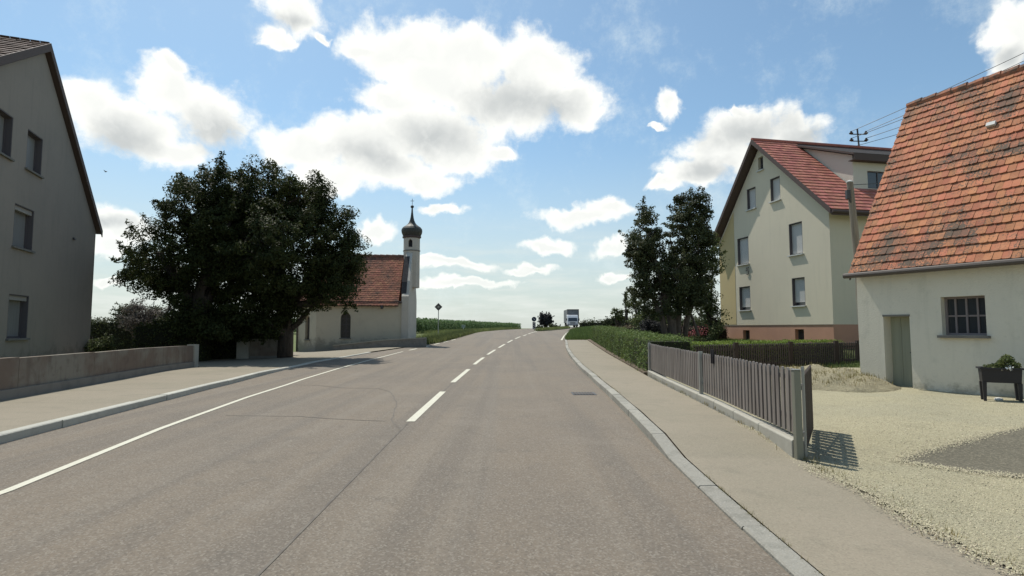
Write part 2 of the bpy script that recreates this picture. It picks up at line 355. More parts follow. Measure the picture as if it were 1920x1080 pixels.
def Zg(x, y):
    a = lerp(ZR, y); xl = lerp(KL, y)-.5; xr = lerp(PR, y) if y < 40 else lerp(KR, y)+1.5
    a += (lerp(ZL, y)-lerp(ZR, y))*ss((xl-x)/6)
    a += (lerp(ZG, y)-lerp(ZR, y))*ss((x-xr-.3)/3.5)
    return a
def sheet(name, xl, xr, ys, dz, m, cols=6, parent=None, kind='structure', rag=0, zf=None):
    b = MB(); n = cols+1
    for j, y in enumerate(ys):
        x0, x1 = xl(y), xr(y)
        if rag: x0 += rag*(random.random()-.5)
        for k in range(n):
            x = x0+(x1-x0)*k/cols
            b.v.append((x, y, (zf(x, y) if zf else Zg(x, y))+(dz(y) if callable(dz) else dz)))
    for j in range(len(ys)-1):
        for k in range(cols):
            a = j*n+k; b.f.append((a, a+1, a+n+1, a+n))
    o = b.build(name, m, parent)
    if kind and parent is None: tag(o, kind=kind)
    return o
def T(tab, off=0): return lambda y: lerp(tab, y)+off
def rngf(a, b, st): return [a+(b-a)*i/max(1, round((b-a)/st)) for i in range(max(1, round((b-a)/st))+1)]

# ground: one sheet to the horizon
ys = rngf(-40, 60, 1)+rngf(64, 240, 4)+[270, 310, 360, 400, 600, 1000, 1600, 2500]
xs = [-2500, -1200, -600, -300, -180]+rngf(-120, -32, 4)+rngf(-30, 34, 1)+rngf(38, 130, 4)+[180, 300, 600, 1200, 2500]
b = MB()
for y in ys:
    for x in xs:
        b.v.append((x, y, Zg(x, y)-.06))
for j in range(len(ys)-1):
    for k in range(len(xs)-1):
        a = j*len(xs)+k; b.f.append((a, a+1, a+len(xs)+1, a+len(xs)))
tag(b.build('ground', 'grass'), kind='structure')

rys = rngf(-6, 60, 1)+rngf(62, 210, 2)
road = sheet('road', T(KL, -.02), T(KR, .02), rys, 0, 'asphalt', 8)
zr = lambda x, y: lerp(ZR, y)
# markings, children of the road
b = MB()
def stripe(b, tab, y0, y1, wd, off=0, dz=.006, step=.5, rg=0):
    L = rngf(y0, y1, step)
    for p, q in zip(L, L[1:]):
        r1, r2 = (random.uniform(-rg, rg), random.uniform(-rg, rg)) if rg else (0, 0)
        b.poly([(lerp(tab, p)+off-wd/2, p, Zg(lerp(tab, p), p)+dz), (lerp(tab, p)+off+wd/2, p, Zg(lerp(tab, p), p)+dz),
                (lerp(tab, q)+off+wd/2, q, Zg(lerp(tab, q), q)+dz), (lerp(tab, q)+off-wd/2, q, Zg(lerp(tab, q), q)+dz)])
for k in range(8): stripe(b, CEN, 8.5+6*k, 12.45+6*k, .13)
stripe(b, CEN, 57, 70.5, .13)
b.build('centre_line', 'line', road)
b = MB(); stripe(b, EL, -5, 28.8, .09)
for k in range(5): stripe(b, EL, 30+3*k, 31.6+3*k, .14)
stripe(b, KR, 42.3, 110, .14, -.25)
b.build('edge_line', 'line', road)
b = MB()
stripe(b, CEN, -5, 8.5, .022, -.02, .004)
for k in range(3): stripe(b, CEN, 12.45+6*k, 14.5+6*k, .03, .0, .004)
def thin_line(b, pts, wd):
    P2 = []
    for (xa, ya), (xb, yb) in zip(pts, pts[1:]):
        k = max(1, int(math.hypot(xb-xa, yb-ya)/.25)); P2 += [(xa+(xb-xa)*i/k+random.uniform(-.02, .02), ya+(yb-ya)*i/k+random.uniform(-.02, .02)) for i in range(k)]
    P2.append(pts[-1])
    for (xa, ya), (xb, yb) in zip(P2, P2[1:]):
        L = math.hypot(xb-xa, yb-ya); nx, ny = -(yb-ya)/L*wd/2, (xb-xa)/L*wd/2
        b.poly([(xa-nx, ya-ny, lerp(ZR, ya)+.0042), (xb-nx, yb-ny, lerp(ZR, yb)+.0042), (xb+nx, yb+ny, lerp(ZR, yb)+.0042), (xa+nx, ya+ny, lerp(ZR, ya)+.0042)])
thin_line(b, [(-5.3, 13.9), (-4.7, 13.8), (-3.9, 13.2), (-3.1, 13.1), (-2.65, 12.4), (-2.15, 10.6), (-1.85, 8.7), (-1.55, 7.9)], .022)  # thin dark curved lines across the left lane
thin_line(b, [(-4.6, 9.1), (-3.4, 9.0), (-2.6, 8.7), (-1.9, 8.55)], .02)
thin_line(b, [(2.2, 20.5), (.9, 20.9), (-.6, 20.7), (-1.2, 21.1)], .02)
b.build('tar_joint_and_lines', 'dark_lines', road)

# kerbs: single stones with joints
def kerb(name, tab, y0, y1, wd, side, hf, ln=1.0):
    b = MB(); y = y0
    while y < y1:
        y2 = min(y+ln-.012, y1); p, q = lerp(tab, y), lerp(tab, y2); za, zb = lerp(ZR, y), lerp(ZR, y2)
        s = side*wd; c = .012; j = random.uniform(-.006, .006); j2 = random.uniform(-.004, .004)
        A = [(p+j, y, za-.1), (p+s, y, za-.1), (p+s, y, za+hf(y)+j2), (p+side*c+j, y, za+hf(y)+j2), (p+j, y, za+hf(y)-c+j2)]
        B = [(q+j, y2, zb-.1), (q+s, y2, zb-.1), (q+s, y2, zb+hf(y2)+j2), (q+side*c+j, y2, zb+hf(y2)+j2), (q+j, y2, zb+hf(y2)-c+j2)]
        i = len(b.v); b.v += A+B
        for k in range(5):
            q4 = (i+k, i+(k+1) % 5, i+5+(k+1) % 5, i+5+k); b.f.append(q4 if side < 0 else q4[::-1])
        b.f.append(tuple(range(i, i+5)) if side > 0 else tuple(range(i, i+5))[::-1]); b.f.append(tuple(range(i+5, i+10)) if side < 0 else tuple(range(i+5, i+10))[::-1])
        y += ln
    return tag(b.build(name, 'kerb' if side > 0 else 'kerb_light'), kind='structure')
kerb('kerb_right', KR, -5, 42, .15, 1, lambda y: pavh(y)+.004)
kerb('kerb_left', KL, -5, 28, .16, -1, lambda y: pavl(y)+.004)
# pavements
sheet('pavement_joint', T(KR, .10), T(KR, .20), rngf(-5, 40.5, .5), lambda y: pavh(y)-.03, 'soil', 1)
sheet('pavement_right', T(KR, .168), T(PR), rngf(-5, 40.5, .5), pavh, 'pave', 3, rag=.012)
sheet('pavement_left', T(WL, -.25), T(KL, -.165), rngf(-5, 19, .5), pavl, 'pave', 3)
sheet('forecourt', lambda y: max(-22, -14-(y-19)*1.2) if y < 25 else -18, T(KL, -.165), rngf(19.01, 34, .5), lambda y: pavl(y)+.0, 'pave', 14)
b = MB()   # traffic island
isl = [(3.0,71.2),(3.6,71.0),(5.4,76),(8.3,88),(10.0,97),(9.3,97),(6.6,88),(4.0,77)]
b.prism([(x, y, lerp(ZR, y)-.05) for x, y in isl], (0, 0, .17)); tag(b.build('traffic_island', 'grass'), kind='structure')
# yard
def ragx(y): return lerp([(-6,2.8),(3.3,2.86),(4.0,2.84),(4.8,2.98),(5.3,2.95),(5.9,3.06),(8,3.2),(16,3.75)], y)
def yardh(y): return (pavh(y) if y < 7.1 else .11-.05*ss((y-7.1)/1.5))+.012
sheet('gravel_yard', ragx, lambda y: 22, rngf(-5, 18, .125), yardh, 'gravel', 60, rag=.10, zf=lambda x, y: lerp(ZR, y)+.012*math.sin(x*1.9+y*.7)+.01*math.sin(y*2.3-x*3.1))
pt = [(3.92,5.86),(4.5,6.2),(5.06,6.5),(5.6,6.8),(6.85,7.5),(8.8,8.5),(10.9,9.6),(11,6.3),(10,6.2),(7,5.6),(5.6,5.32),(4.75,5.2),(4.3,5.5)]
def yz(x, y): return lerp(ZR, y)+.012*math.sin(x*1.9+y*.7)+.01*math.sin(y*2.3-x*3.1)
sheet('dark_yard_patch', lambda y: lerp([(5.2,4.72),(5.86,3.92),(6.2,4.5),(6.5,5.06),(6.8,5.6),(7.5,6.85),(8.5,8.8),(9.6,10.9)], y)+random.uniform(-.03, .03),  # darker smooth sheet laid over part of the gravel yard
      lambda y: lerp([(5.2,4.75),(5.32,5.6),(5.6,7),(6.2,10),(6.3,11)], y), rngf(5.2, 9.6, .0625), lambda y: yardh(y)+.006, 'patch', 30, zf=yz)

def scatter(name, m, fn, size, n, label=None, cat=None, parent=None):
    P_ = np.array([p for p in (fn() for _ in range(n)) if p is not None])
    k = len(P_); s = size*(.4+1.1*rng.random(k))[:, None, None]
    base = np.array([[1, 0, 0], [-.5, .87, 0], [-.5, -.87, 0], [0, 0, .8]])
    th = rng.random(k)*6.28; c, si = np.cos(th), np.sin(th)
    Rm = np.stack([np.stack([c, -si, 0*c], 1), np.stack([si, c, 0*c], 1), np.stack([0*c, 0*c, 1+0*c], 1)], 1)
    j = base[None]+rng.normal(size=(k, 4, 3))*.22
    V = (np.einsum('nij,nkj->nki', Rm, j)*s+P_[:, None]).reshape(-1, 3)
    Fq = (np.array([[0, 1, 3], [1, 2, 3], [2, 0, 3]])[None]+4*np.arange(k)[:, None, None]).reshape(-1, 3)
    o = link(name, npmesh(name, V, Fq), m, parent)
    return tag(o, label, cat, kind='stuff') if parent is None else o
def inpoly(x, y, pl):
    c = False
    for (x0, y0), (x1, y1) in zip(pl, pl[1:]+pl[:1]):
        if (y0 > y) != (y1 > y) and x < (x1-x0)*(y-y0)/(y1-y0)+x0: c = not c
    return c
def gp():
    y = 3.2+abs(random.gauss(0, 1))*3.6 if random.random() < .75 else random.uniform(3.2, 13)
    x = ragx(y)+random.uniform(-.03, 1)**1*(5.5 if y < 9 else 6)
    if random.random() < .12: x = ragx(y)+random.gauss(-.02, .06)
    if random.random() < .13:
        k = random.choice([0, 1, 2, 3, 4, 8, 9, 10, 11, 12]); (xa, ya), (xb, yb) = pt[k], pt[(k+1) % len(pt)]; q = random.random(); x = xa+(xb-xa)*q+random.gauss(0, .07); y = ya+(yb-ya)*q+random.gauss(0, .05)
        return (x, y, lerp(ZR, y)+yardh(y)+.014+.012*math.sin(x*1.9+y*.7)+.01*math.sin(y*2.3-x*3.1))
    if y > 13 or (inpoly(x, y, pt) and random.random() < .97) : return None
    return (x, y, lerp(ZR, y)+yardh(y)+.002+.012*math.sin(x*1.9+y*.7)+.01*math.sin(y*2.3-x*3.1))
scatter('loose_gravel', 'stone', gp, .0058, 66000, 'loose pale limestone chips over the yard beside the pavement', 'gravel')
# gravel heap at the corner of the barn
b = MB(); N = 44
def heap(x, y):
    d = math.hypot((x-7.1)/1.85, (y-13.4)/1.7); h = max(0, 1-d*d)**1.0
    return h*.40*(1+.12*math.sin(x*4+y*3)+.08*math.sin(y*7-x*6)+.04*math.sin(x*17+y*13))
for j in range(N+1):
    for i in range(N+1):
        x = 5.3+3.9*i/N; y = 11.5+3.7*j/N; h = heap(x, y)
        b.v.append((x+random.uniform(-.02, .02), y, (h if h > 0 else -.08)+.055+(random.uniform(-.015, .015) if h > .02 else 0)))
for j in range(N):
    for i in range(N): a = j*(N+1)+i; b.f.append((a, a+1, a+N+2, a+N+1))
hp = b.build('gravel_heap', 'mound', smooth=True); tag(hp, 'low heap of earthy gravel piled against the corner of the white barn', 'gravel heap', kind='stuff')
# drain in the road
b = MB(); dx, dy = 1.28, 12.1
t = thing('drain_grate', (dx+.25, dy, 0), 'dark iron drain grate set in the road against the right kerb', 'drain')
b.abox(dx, dx+.5, dy-.25, dy+.25, -.02, .006); b.build('rim', 'darkmetal', t)
b = MB()
for k in range(7): b.abox(dx+.04+k*.062, dx+.075+k*.062, dy-.2, dy+.2, .004, .014)
b.build('bars', mat('iron', (.10, .085, .07), .7), t)

# ------------------------------------------------------------------ buildings
class Wall:
    """vertical facade frame: s along, n outward, z up"""
    def __init__(s, P, u, out): s.P = Vector((*P, 0)); s.u = Vector((*u, 0)).normalized(); s.o = Vector((*out, 0)).normalized()
    def __call__(s, a, z, n=0): return s.P+s.u*a+s.o*n+Vector((0, 0, z))
    def box(s, b, a0, a1, z0, z1, n0, n1): return b.box(s(a0, z0, n0), s.u*(a1-a0), Vector((0, 0, z1-z0)), s.o*(n1-n0))
def boolean(o, cutters):
    if not cutters: return
    c = MB()
    for pts, vec in cutters: c.prism(pts, vec)
    me = bpy.data.meshes.new('cut'); me.from_pydata(c.v, [], c.f)
    co = bpy.data.objects.new('cut', me); C.objects.link(co)
    md = o.modifiers.new('b', 'BOOLEAN'); md.operation = 'DIFFERENCE'; md.object = co; md.solver = 'EXACT'; md.use_self = False
    bpy.context.view_layer.update(); dg = bpy.context.evaluated_depsgraph_get()
    new = bpy.data.meshes.new_from_object(o.evaluated_get(dg)); old = o.data
    o.modifiers.clear(); o.data = new
    bpy.data.objects.remove(co)
def cutrect(W_, a0, a1, z0, z1, d=.22): return ([W_(a0, z0, .3), W_(a1, z0, .3), W_(a1, z1, .3), W_(a0, z1, .3)], W_.o*-(d+.3))
def window(W_, par, a0, a1, z0, z1, d=.2, fr='frame', pane='shutter', fw=.05, mull=0, rows=1, sill=.1, sillm='sill', slats=False, label=None, drop=None, name='window', bar=.022, shaded_reveal=False):
    b = MB(); n0, n1 = -d+.002, -d+.05
    W_.box(b, a0+.002, a0+fw, z0+.002, z1-.002, n0, n1); W_.box(b, a1-fw, a1-.002, z0+.002, z1-.002, n0, n1)
    W_.box(b, a0+fw, a1-fw, z0+.002, z0+fw, n0, n1); W_.box(b, a0+fw, a1-fw, z1-fw, z1-.002, n0, n1)
    for k in range(1, mull): c = a0+(a1-a0)*k/mull; W_.box(b, c-bar, c+bar, z0+fw, z1-fw, n0, n1-.004)
    for k in range(1, rows): c = z0+(z1-z0)*k/rows; W_.box(b, a0+fw, a1-fw, c-bar, c+bar, n0, n1-.008)
    if shaded_reveal:  # dark jamb strips: shade of the reveal put into the colour
        W_.box(b, a0+.002, a0+.03, z0+.002, z1-.002, n1, -.006); W_.box(b, a1-.03, a1-.002, z0+.002, z1-.002, n1, -.006); W_.box(b, a0+.03, a1-.03, z1-.03, z1-.002, n1, -.006)
    o = b.build(name, fr, par)
    if label: o['label'] = label
    b = MB()
    if slats:
        zb = z0+fw if drop is None else drop; k = int((z1-fw-zb)/.055)
        for i in range(k+1):
            za = zb+i*(z1-fw-zb)/(k+1); W_.box(b, a0+fw, a1-fw, za+.004, za+(z1-fw-zb)/(k+1)-.002, n1+.002, n1+.016)
        b.build('roller_shutter', pane, o)
        b = MB(); b.poly([W_(a0+fw, z0+fw, n0+.01), W_(a1-fw, z0+fw, n0+.01), W_(a1-fw, z1-fw, n0+.01), W_(a0+fw, z1-fw, n0+.01)]); b.build('pane', 'glass', o)
    else:
        b.poly([W_(a0+fw, z0+fw, n0+.012), W_(a1-fw, z0+fw, n0+.012), W_(a1-fw, z1-fw, n0+.012), W_(a0+fw, z1-fw, n0+.012)]); b.build('pane', pane, o)
    if sill:
        b = MB(); W_.box(b, a0-.06, a1+.06, z0-.055, z0-.002, -d+.06 if d > .1 else 0, sill); b.build('sill', sillm, o)
    return o
def tileroof(name, par, O, U, Vv, lu, lv, tw, ch, m, thick=.018, lift=.03, jit=.006, clip=None, rnd=False, stag=True):
    """O eave corner, U along eave, Vv up the slope (unit); overlapping tiles"""
    O, U, Vv = Vector(O), Vector(U).normalized(), Vector(Vv).normalized(); Nn = U.cross(Vv)
    if Nn.z < 0: Nn = -Nn
    b = MB(); nr = int(round(lv/ch)); ch = lv/nr
    for r in range(nr):
        sh = (.5 if (stag and r % 2) else 0); nc = int(lu/tw)+2; yj = 0
        for c in range(-1, nc):
            x0 = (c+sh)*tw; x1 = x0+tw-.006
            x0 = max(0, x0); x1 = min(lu, x1)
            if x1-x0 < .02: continue
            if clip and not clip((x0+x1)/2, (r+.5)*ch): continue
            h = lift+random.uniform(-jit, jit); h2 = random.uniform(-jit, jit)*.5; dn = random.uniform(-.012, .006)
            a = O+U*x0+Vv*(r*ch+dn); e = O+U*x1+Vv*(r*ch+dn); up = Vv*(ch*1.25)
            if rnd:
                m1 = O+U*((x0+x1)/2)+Vv*(r*ch+dn); c3 = tw*.09
                i = len(b.v)
                pts = [a+Vv*c3+Nn*h, a+U*(x1-x0)*.18+Vv*c3*.3+Nn*h, m1+Nn*(h+h2*.5), e-U*(x1-x0)*.18+Vv*c3*.3+Nn*(h+h2), e+Vv*c3+Nn*(h+h2), e+up+Nn*.002, a+up+Nn*.002]
                b.v += [tuple(p) for p in pts]+[tuple(p-Nn*thick) for p in pts[:5]]
                b.f.append(tuple(range(i, i+7))[::1])
                for k in range(4): b.f.append((i+k, i+7+k, i+8+k, i+1+k))
            else:
                i = len(b.v)
                pts = [a+Nn*h, e+Nn*(h+h2), e+up+Nn*.004, a+up+Nn*.004]
                b.v += [tuple(p) for p in pts]+[tuple(pts[0]-Nn*thick), tuple(pts[1]-Nn*thick)]
                b.f += [(i, i+1, i+2, i+3), (i, i+4, i+5, i+1)]
    return b.build(name, m, par)
def slab(par, name, pts, th, m):
    """roof deck: planar polygon extruded down its normal by th"""
    p = [Vector(q) for q in pts]; n = (p[1]-p[0]).cross(p[2]-p[0]).normalized()
    if n.z < 0: n = -n
    b = MB(); b.prism(p, -n*th); return b.build(name, m, par)
def pent(W_, L, zb, ze0, zapex, sapex, ze1, n=0):
    return [W_(0, zb, n), W_(L, zb, n), W_(L, ze1, n), W_(sapex, zapex, n), W_(0, ze0, n)]

# ---- cream house on the right -----------------------------------------------
u = Vector((-.2, 1)).normalized(); RW = Wall((14.32, 25.0), u, (-u.y, u.x)); RI = -RW.o
rh = thing('house', (14.32, 25, .6), 'cream gabled house with red tile roof, shed dormer and pink plinth right of the road', 'house')
LF, DEP = 8.9, 11.0
sap, zap = 4.82, 11.53; k1, k2 = .904, 1.144
def rz(s): return zap-k1*(sap-s) if s < sap else zap-k2*(s-sap)
th = .22
b = MB(); b.prism(pent(RW, LF, 1.56, rz(0)-th-.12, zap-th-.18, sap, rz(LF)-th-.12), RI*DEP); body = b.build('wall', 'cream', rh)
wins = [(6.0, 7.03, 4.97, 6.5), (1.74, 2.68, 4.98, 6.55), (5.97, 6.98, 2.4, 3.72), (1.7, 2.6, 2.48, 3.84), (5.22, 6.0, 7.95, 9.12), (3.22, 3.98, 7.96, 9.18), (4.5, 4.92, 9.88, 10.6)]
boolean(body, [cutrect(RW, *w_, .2) for w_ in wins])
for i, w_ in enumerate(wins):
    if i < 6: window(RW, rh, *w_, shaded_reveal=True, slats=True, drop=w_[2]+(.17 if i in (2, 3) else .06), fw=.045)
    else: window(RW, rh, *w_, pane='glass', fw=.05, mull=2, rows=2)
b = MB(); b.prism(pent(RW, LF, .2, 1.56, 1.56, sap, 1.56)[:3]+[RW(0, 1.56)], RI*DEP)
pl = b.build('plinth', 'pink', rh); cw = [(6.13, 6.74, .62, 1.28), (1.88, 2.5, .74, 1.34)]
boolean(pl, [cutrect(RW, *w_, .25) for w_ in cw])
for w_ in cw: window(RW, rh, *w_, d=.23, pane='glass', fw=.04, sill=.0, name='basement_window')
b = MB(); b.prism([RW(7.32, 1.6, 0), RW(LF-.004, 1.6, 0), RW(LF-.004, rz(LF)-th-.3, 0), RW(7.32, rz(7.32)-th-.35, 0)], RW.o*.012)
b.build('painted_strip', 'ochre', rh)['label'] = 'ochre yellow strip at the far left edge of the gable'
b = MB(); b.prism([RW(-.006, 1.53, 0), RW(LF, 1.53, 0), RW(LF, 1.57, 0), RW(-.006, 1.57, 0)], RW.o*.02); b.build('plinth_moulding', mat('dirt_line', (.20, .17, .13), .9), rh)
# roof decks + tiles + trims
ov, ohs, ohl = .42, .6, .3
def RP(s, n): return RW(s, rz(s), n)
s0 = -ohs; s1 = LF+ohl; V0 = 2.3; SF = 1.0
dk = slab(rh, 'roof', [RP(s0, ov), RP(sap, ov), RP(sap, -DEP-.3), RP(s0, -DEP-.3)], .16, 'fascia')
slab(rh, 'roof_back', [RP(sap, ov), RP(s1, ov), RP(s1, -DEP-.3), RP(sap, -DEP-.3)], .16, 'fascia')
sl_ = math.hypot(1, k1); Vd = (RW.u+Vector((0, 0, k1))).normalized()
def clipd(a, v): return not (a > V0+ov+.03 and v > (SF+ohs)*sl_-.05)
tileroof('roof_tiles', dk, RP(s0, ov), RI, Vd, DEP+ov+.3, (sap-s0)*sl_, .24, .30, 'tile_red', lift=.045, jit=.003, clip=clipd, stag=False, thick=.03)
Vb = (-RW.u+Vector((0, 0, k2))).normalized()
tileroof('roof_tiles', dk, RP(s1, ov), RI, Vb, DEP+ov+.3, (s1-sap)*math.hypot(1, k2), .24, .30, 'tile_red', lift=.045, jit=.003, stag=False, thick=.03)
b = MB()   # verge boards
for (a, c) in ((s0, sap), (sap, s1)):
    p, q = RP(a, ov), RP(c, ov); dz = Vector((0, 0, .05)); b.prism([p+dz, q+dz, q+dz-Vector((0, 0, .27)), p+dz-Vector((0, 0, .27))], RW.o*.03)
b.build('verge_board', 'fascia', rh)
b = MB(); b.tube([RP(sap, ov)+Vector((0, 0, .05)), RP(sap, -DEP-.3)+Vector((0, 0, .05))], .09, 8); b.build('ridge_cap', 'tile_red', rh)
b = MB(); b.tube([RP(s0-.07, ov)-Vector((0, 0, .05)), RP(s0-.07, -DEP)-Vector((0, 0, .05))], .075, 8); b.build('gutter', 'fascia', rh)
b = MB(); p, q = RP(s0-.0, ov-.01), RP(s0, -DEP); dz = Vector((0, 0, -.02)); b.prism([p+dz, q+dz, q+dz-Vector((0, 0, .24)), p+dz-Vector((0, 0, .24))], -RW.u*.025)
b.build('fascia', 'fascia', rh)
# dormer
zd0, zd1 = 9.72, 11.28; DL = 8.4
def dz_(s): return zd0+(zd1-zd0)*(s-SF)/(sap-.1-SF)
A = [RW(SF, rz(SF)-.05, -V0), RW(sap-.05, rz(sap)-.1, -V0), RW(sap-.05, dz_(sap-.05)-.02, -V0), RW(SF, dz_(SF)-.02, -V0)]
b = MB(); b.prism([RW(SF, rz(SF)-.1, -V0), RW(sap-.3, rz(sap-.3)-.15, -V0), RW(sap-.3, dz_(sap-.3)-.02, -V0), RW(SF, dz_(SF)-.02, -V0)], RI*(DL-V0))
dm = b.build('dormer', mat('dormer_plaster', (.58, .55, .47), .92, [(.9, .3, (.5, .47, .4), .4, .7)], (90, .3, .006)), rh)
DW = Wall(RW(SF, 0, 0).xy, RI.xy, (-RW.u.x, -RW.u.y))
boolean(dm, [cutrect(DW, 3.1, 4.35, 8.12, 8.98, .12)])
window(DW, dm, 3.1, 4.35, 8.12, 8.98, d=.1, pane='glass', mull=2, fw=.05, sill=0)
dr = [RW(SF-.38, dz_(SF-.38)+.14, -V0+.25), RW(sap-.08, dz_(sap-.08)+.14, -V0+.25), RW(sap-.08, dz_(sap-.08)+.14, -DL-.2), RW(SF-.38, dz_(SF-.38)+.14, -DL-.2)]
slab(dm, 'dormer_roof', dr, .1, 'slate')
b = MB(); p, q = dr[0], dr[3]; b.prism([p-Vector((0, 0, .02)), q-Vector((0, 0, .02)), q-Vector((0, 0, .34)), p-Vector((0, 0, .34))], RW.u*.04); b.build('dormer_fascia', 'fascia', dm)
b = MB(); b.prism([dr[0]+Vector((0, 0, -.1)), dr[0]+Vector((0, 0, .0)), dr[1], dr[1]+Vector((0, 0, -.1))], RW.o*.03); b.build('dormer_verge', 'fascia', dm)
b = MB(); b.prism([p+RW.u*.05-Vector((0, 0, .33)), q+RW.u*.05-Vector((0, 0, .33)), q+RW.u*.37-Vector((0, 0, .33)), p+RW.u*.37-Vector((0, 0, .33))], Vector((0, 0, .03))); b.build('soffit', 'fascia', dm)
# wrought iron number ornament on the gable: a figure like a 5
c5 = (6.1, 4.55); pts5 = [(.10, .17), (-.07, .17), (-.09, .02), (.02, .05), (.09, -.02), (.07, -.12), (-.02, -.17), (-.10, -.12)]
b = MB(); b.tube([RW(c5[0]-a*1.15, c5[1]+z*1.15, .05) for a, z in pts5], .022, 6); b.tube([RW(c5[0]-.02, c5[1]+.2, .05), RW(c5[0]-.02, c5[1]+.02, .05)], .015, 6)
b.tube([RW(c5[0]+.02, c5[1]+.05, .05), RW(c5[0]+.02, c5[1]+.05, -.02)], .012, 6)
b.build('house_number', 'darkmetal', rh)
# electric stand on the ridge
mx = RW(sap+.0, 0, -6.35)
t = thing('roof_mast', (mx.x, mx.y, zap-.1), 'short steel mast with insulators on the ridge of the cream house', 'power mast')
b = MB(); b.tube([(mx.x, mx.y, zap-.1), (mx.x-.06, mx.y, 12.62)], .045, 8); b.build('pole', 'darkmetal', t)
INS = []
for zz, ww in ((12.35, .42), (11.95, .42)):
    b = MB(); b.tube([(mx.x-ww, mx.y+.05, zz), (mx.x+ww, mx.y-.05, zz-.04)], .028, 6); b.build('crossarm', 'darkmetal', t)
    for sgn in (-1, 1):
        c = (mx.x+sgn*ww*.92, mx.y-sgn*.05, zz-.03*(sgn > 0)); b = MB(); b.lathe(c, [(.03, 0), (.10, .02), (.11, .07), (.05, .11), (.06, .15), (.02, .19)], 10); b.build('insulator', 'insul', t); INS.append((c[0], c[1], c[2]+.16))
t['label'] = 'short steel mast with insulators on the ridge of the cream house'

# ---- white barn with old tile roof -------------------------------------------
u = Vector((.49, -1)).normalized(); SW = Wall((8.27, 13.4), u, (u.y, -u.x)); SI = -SW.o
sh = thing('barn', (8.27, 13.4, 0), 'white plastered barn with mossy orange tile roof at the right edge', 'barn')
L2, D2, ZE = 11.0, 5.6, 2.86
rise, run = 4.32, 2.62; zrid = ZE+rise+.12
b = MB(); b.prism([SW(0, -.2), SW(0, -.2, -2*run), SW(0, ZE, -2*run), SW(0, zrid-.25, -run), SW(0, ZE, 0)], SW.u*L2); bw = b.build('wall', 'white', sh)
dr_ = (.58, 1.14, -.1, 1.66); wn = (1.77, 2.55, 1.25, 2.05)
boolean(bw, [cutrect(SW, *dr_, .32), cutrect(SW, *wn, .2)])
b = MB(); SW.box(b, dr_[0]+.002, dr_[1]-.002, -.05, 1.655, -.318, -.28); d_ = b.build('door', 'door', sh)
b = MB(); SW.box(b, dr_[0]+.20, dr_[0]+.225, .02, 1.62, -.28, -.268); b.build('batten', 'door', d_)
b = MB(); b.tube([SW(1.08, .85, -.25), SW(1.08, .85, -.22), SW(1.0, .85, -.22)], .011, 6); b.build('handle', 'darkmetal', d_)
b = MB(); SW.box(b, dr_[0]-.01, dr_[1]+.01, 1.66, 1.70, -.03, .012); b.build('lintel', 'wallbase', sh)
window(SW, sh, *wn, d=.19, fr=mat('barn_window_frame', (.20, .17, .165), .7), pane='glass', fw=.045, mull=4, rows=2, sill=.09, sillm='wallbase', bar=.017)
VS = (SI*run+Vector((0, 0, rise))).normalized(); EO = SW(-.02, ZE-.16, .20)
LS = math.hypot(run+.2, rise+.28)
slab(sh, 'roof', [EO, EO+SW.u*(L2+.5), EO+SW.u*(L2+.5)+VS*LS, EO+VS*LS], .05, 'wood')
VS2 = (-SI*run+Vector((0, 0, rise))).normalized(); EB = SW(-.02, ZE-.16, -2*run-.2)
bk = slab(sh, 'roof_back', [EB, EB+SW.u*(L2+.5), EB+SW.u*(L2+.5)+VS2*LS, EB+VS2*LS], .05, 'wood')
tileroof('roof_tiles', sh, EO+SW.u*-.03, SW.u, VS, L2+.5, LS, .15, .225, 'tile_old', thick=.022, lift=.038, jit=.008, rnd=True)
tileroof('back_tiles', bk, EB, SW.u, VS2, L2+.5, LS, .165, .43, 'tile_old', thick=.016, lift=.035, jit=.006)
b = MB(); top = EO+VS*LS
for k in range(34):
    a = top+SW.u*(k*.34-.03)+Vector((0, 0, .0+random.uniform(-.008, .008))); b.tube([a, a+SW.u*.36+Vector((0, 0, .018))], [.085, .10], 8)
b.build('ridge_tile', mat('mossy_ridge', (.40, .17, .10), .85, [(7, .8, (.12, .10, .08), .42, .6)]), sh)
b = MB(); gz = EO+SW.o*.07-Vector((0, 0, .06)); b.tube([gz-SW.u*.1, gz+SW.u*(L2+.6)], .062, 10); b.build('gutter', 'zinc', sh)
b = MB(); b.prism([EO+SW.u*-.0-SW.o*.01, EO+VS*LS*.995-SW.o*.01, EO+VS*LS*.995-SW.o*.01-Vector((0, 0, .16)), EO-SW.o*.01-Vector((0, 0, .16))], -SW.u*.03); b.build('verge_board', 'wood', sh)
b = MB(); c = EO+SW.u*2.05+VS*3.72; n_ = SW.u.cross(VS); n_ = n_ if n_.z > 0 else -n_
b.box(c+n_*.03, SW.u*.17, VS*.10, n_*.06); b.build('roof_vent', 'sill', sh)

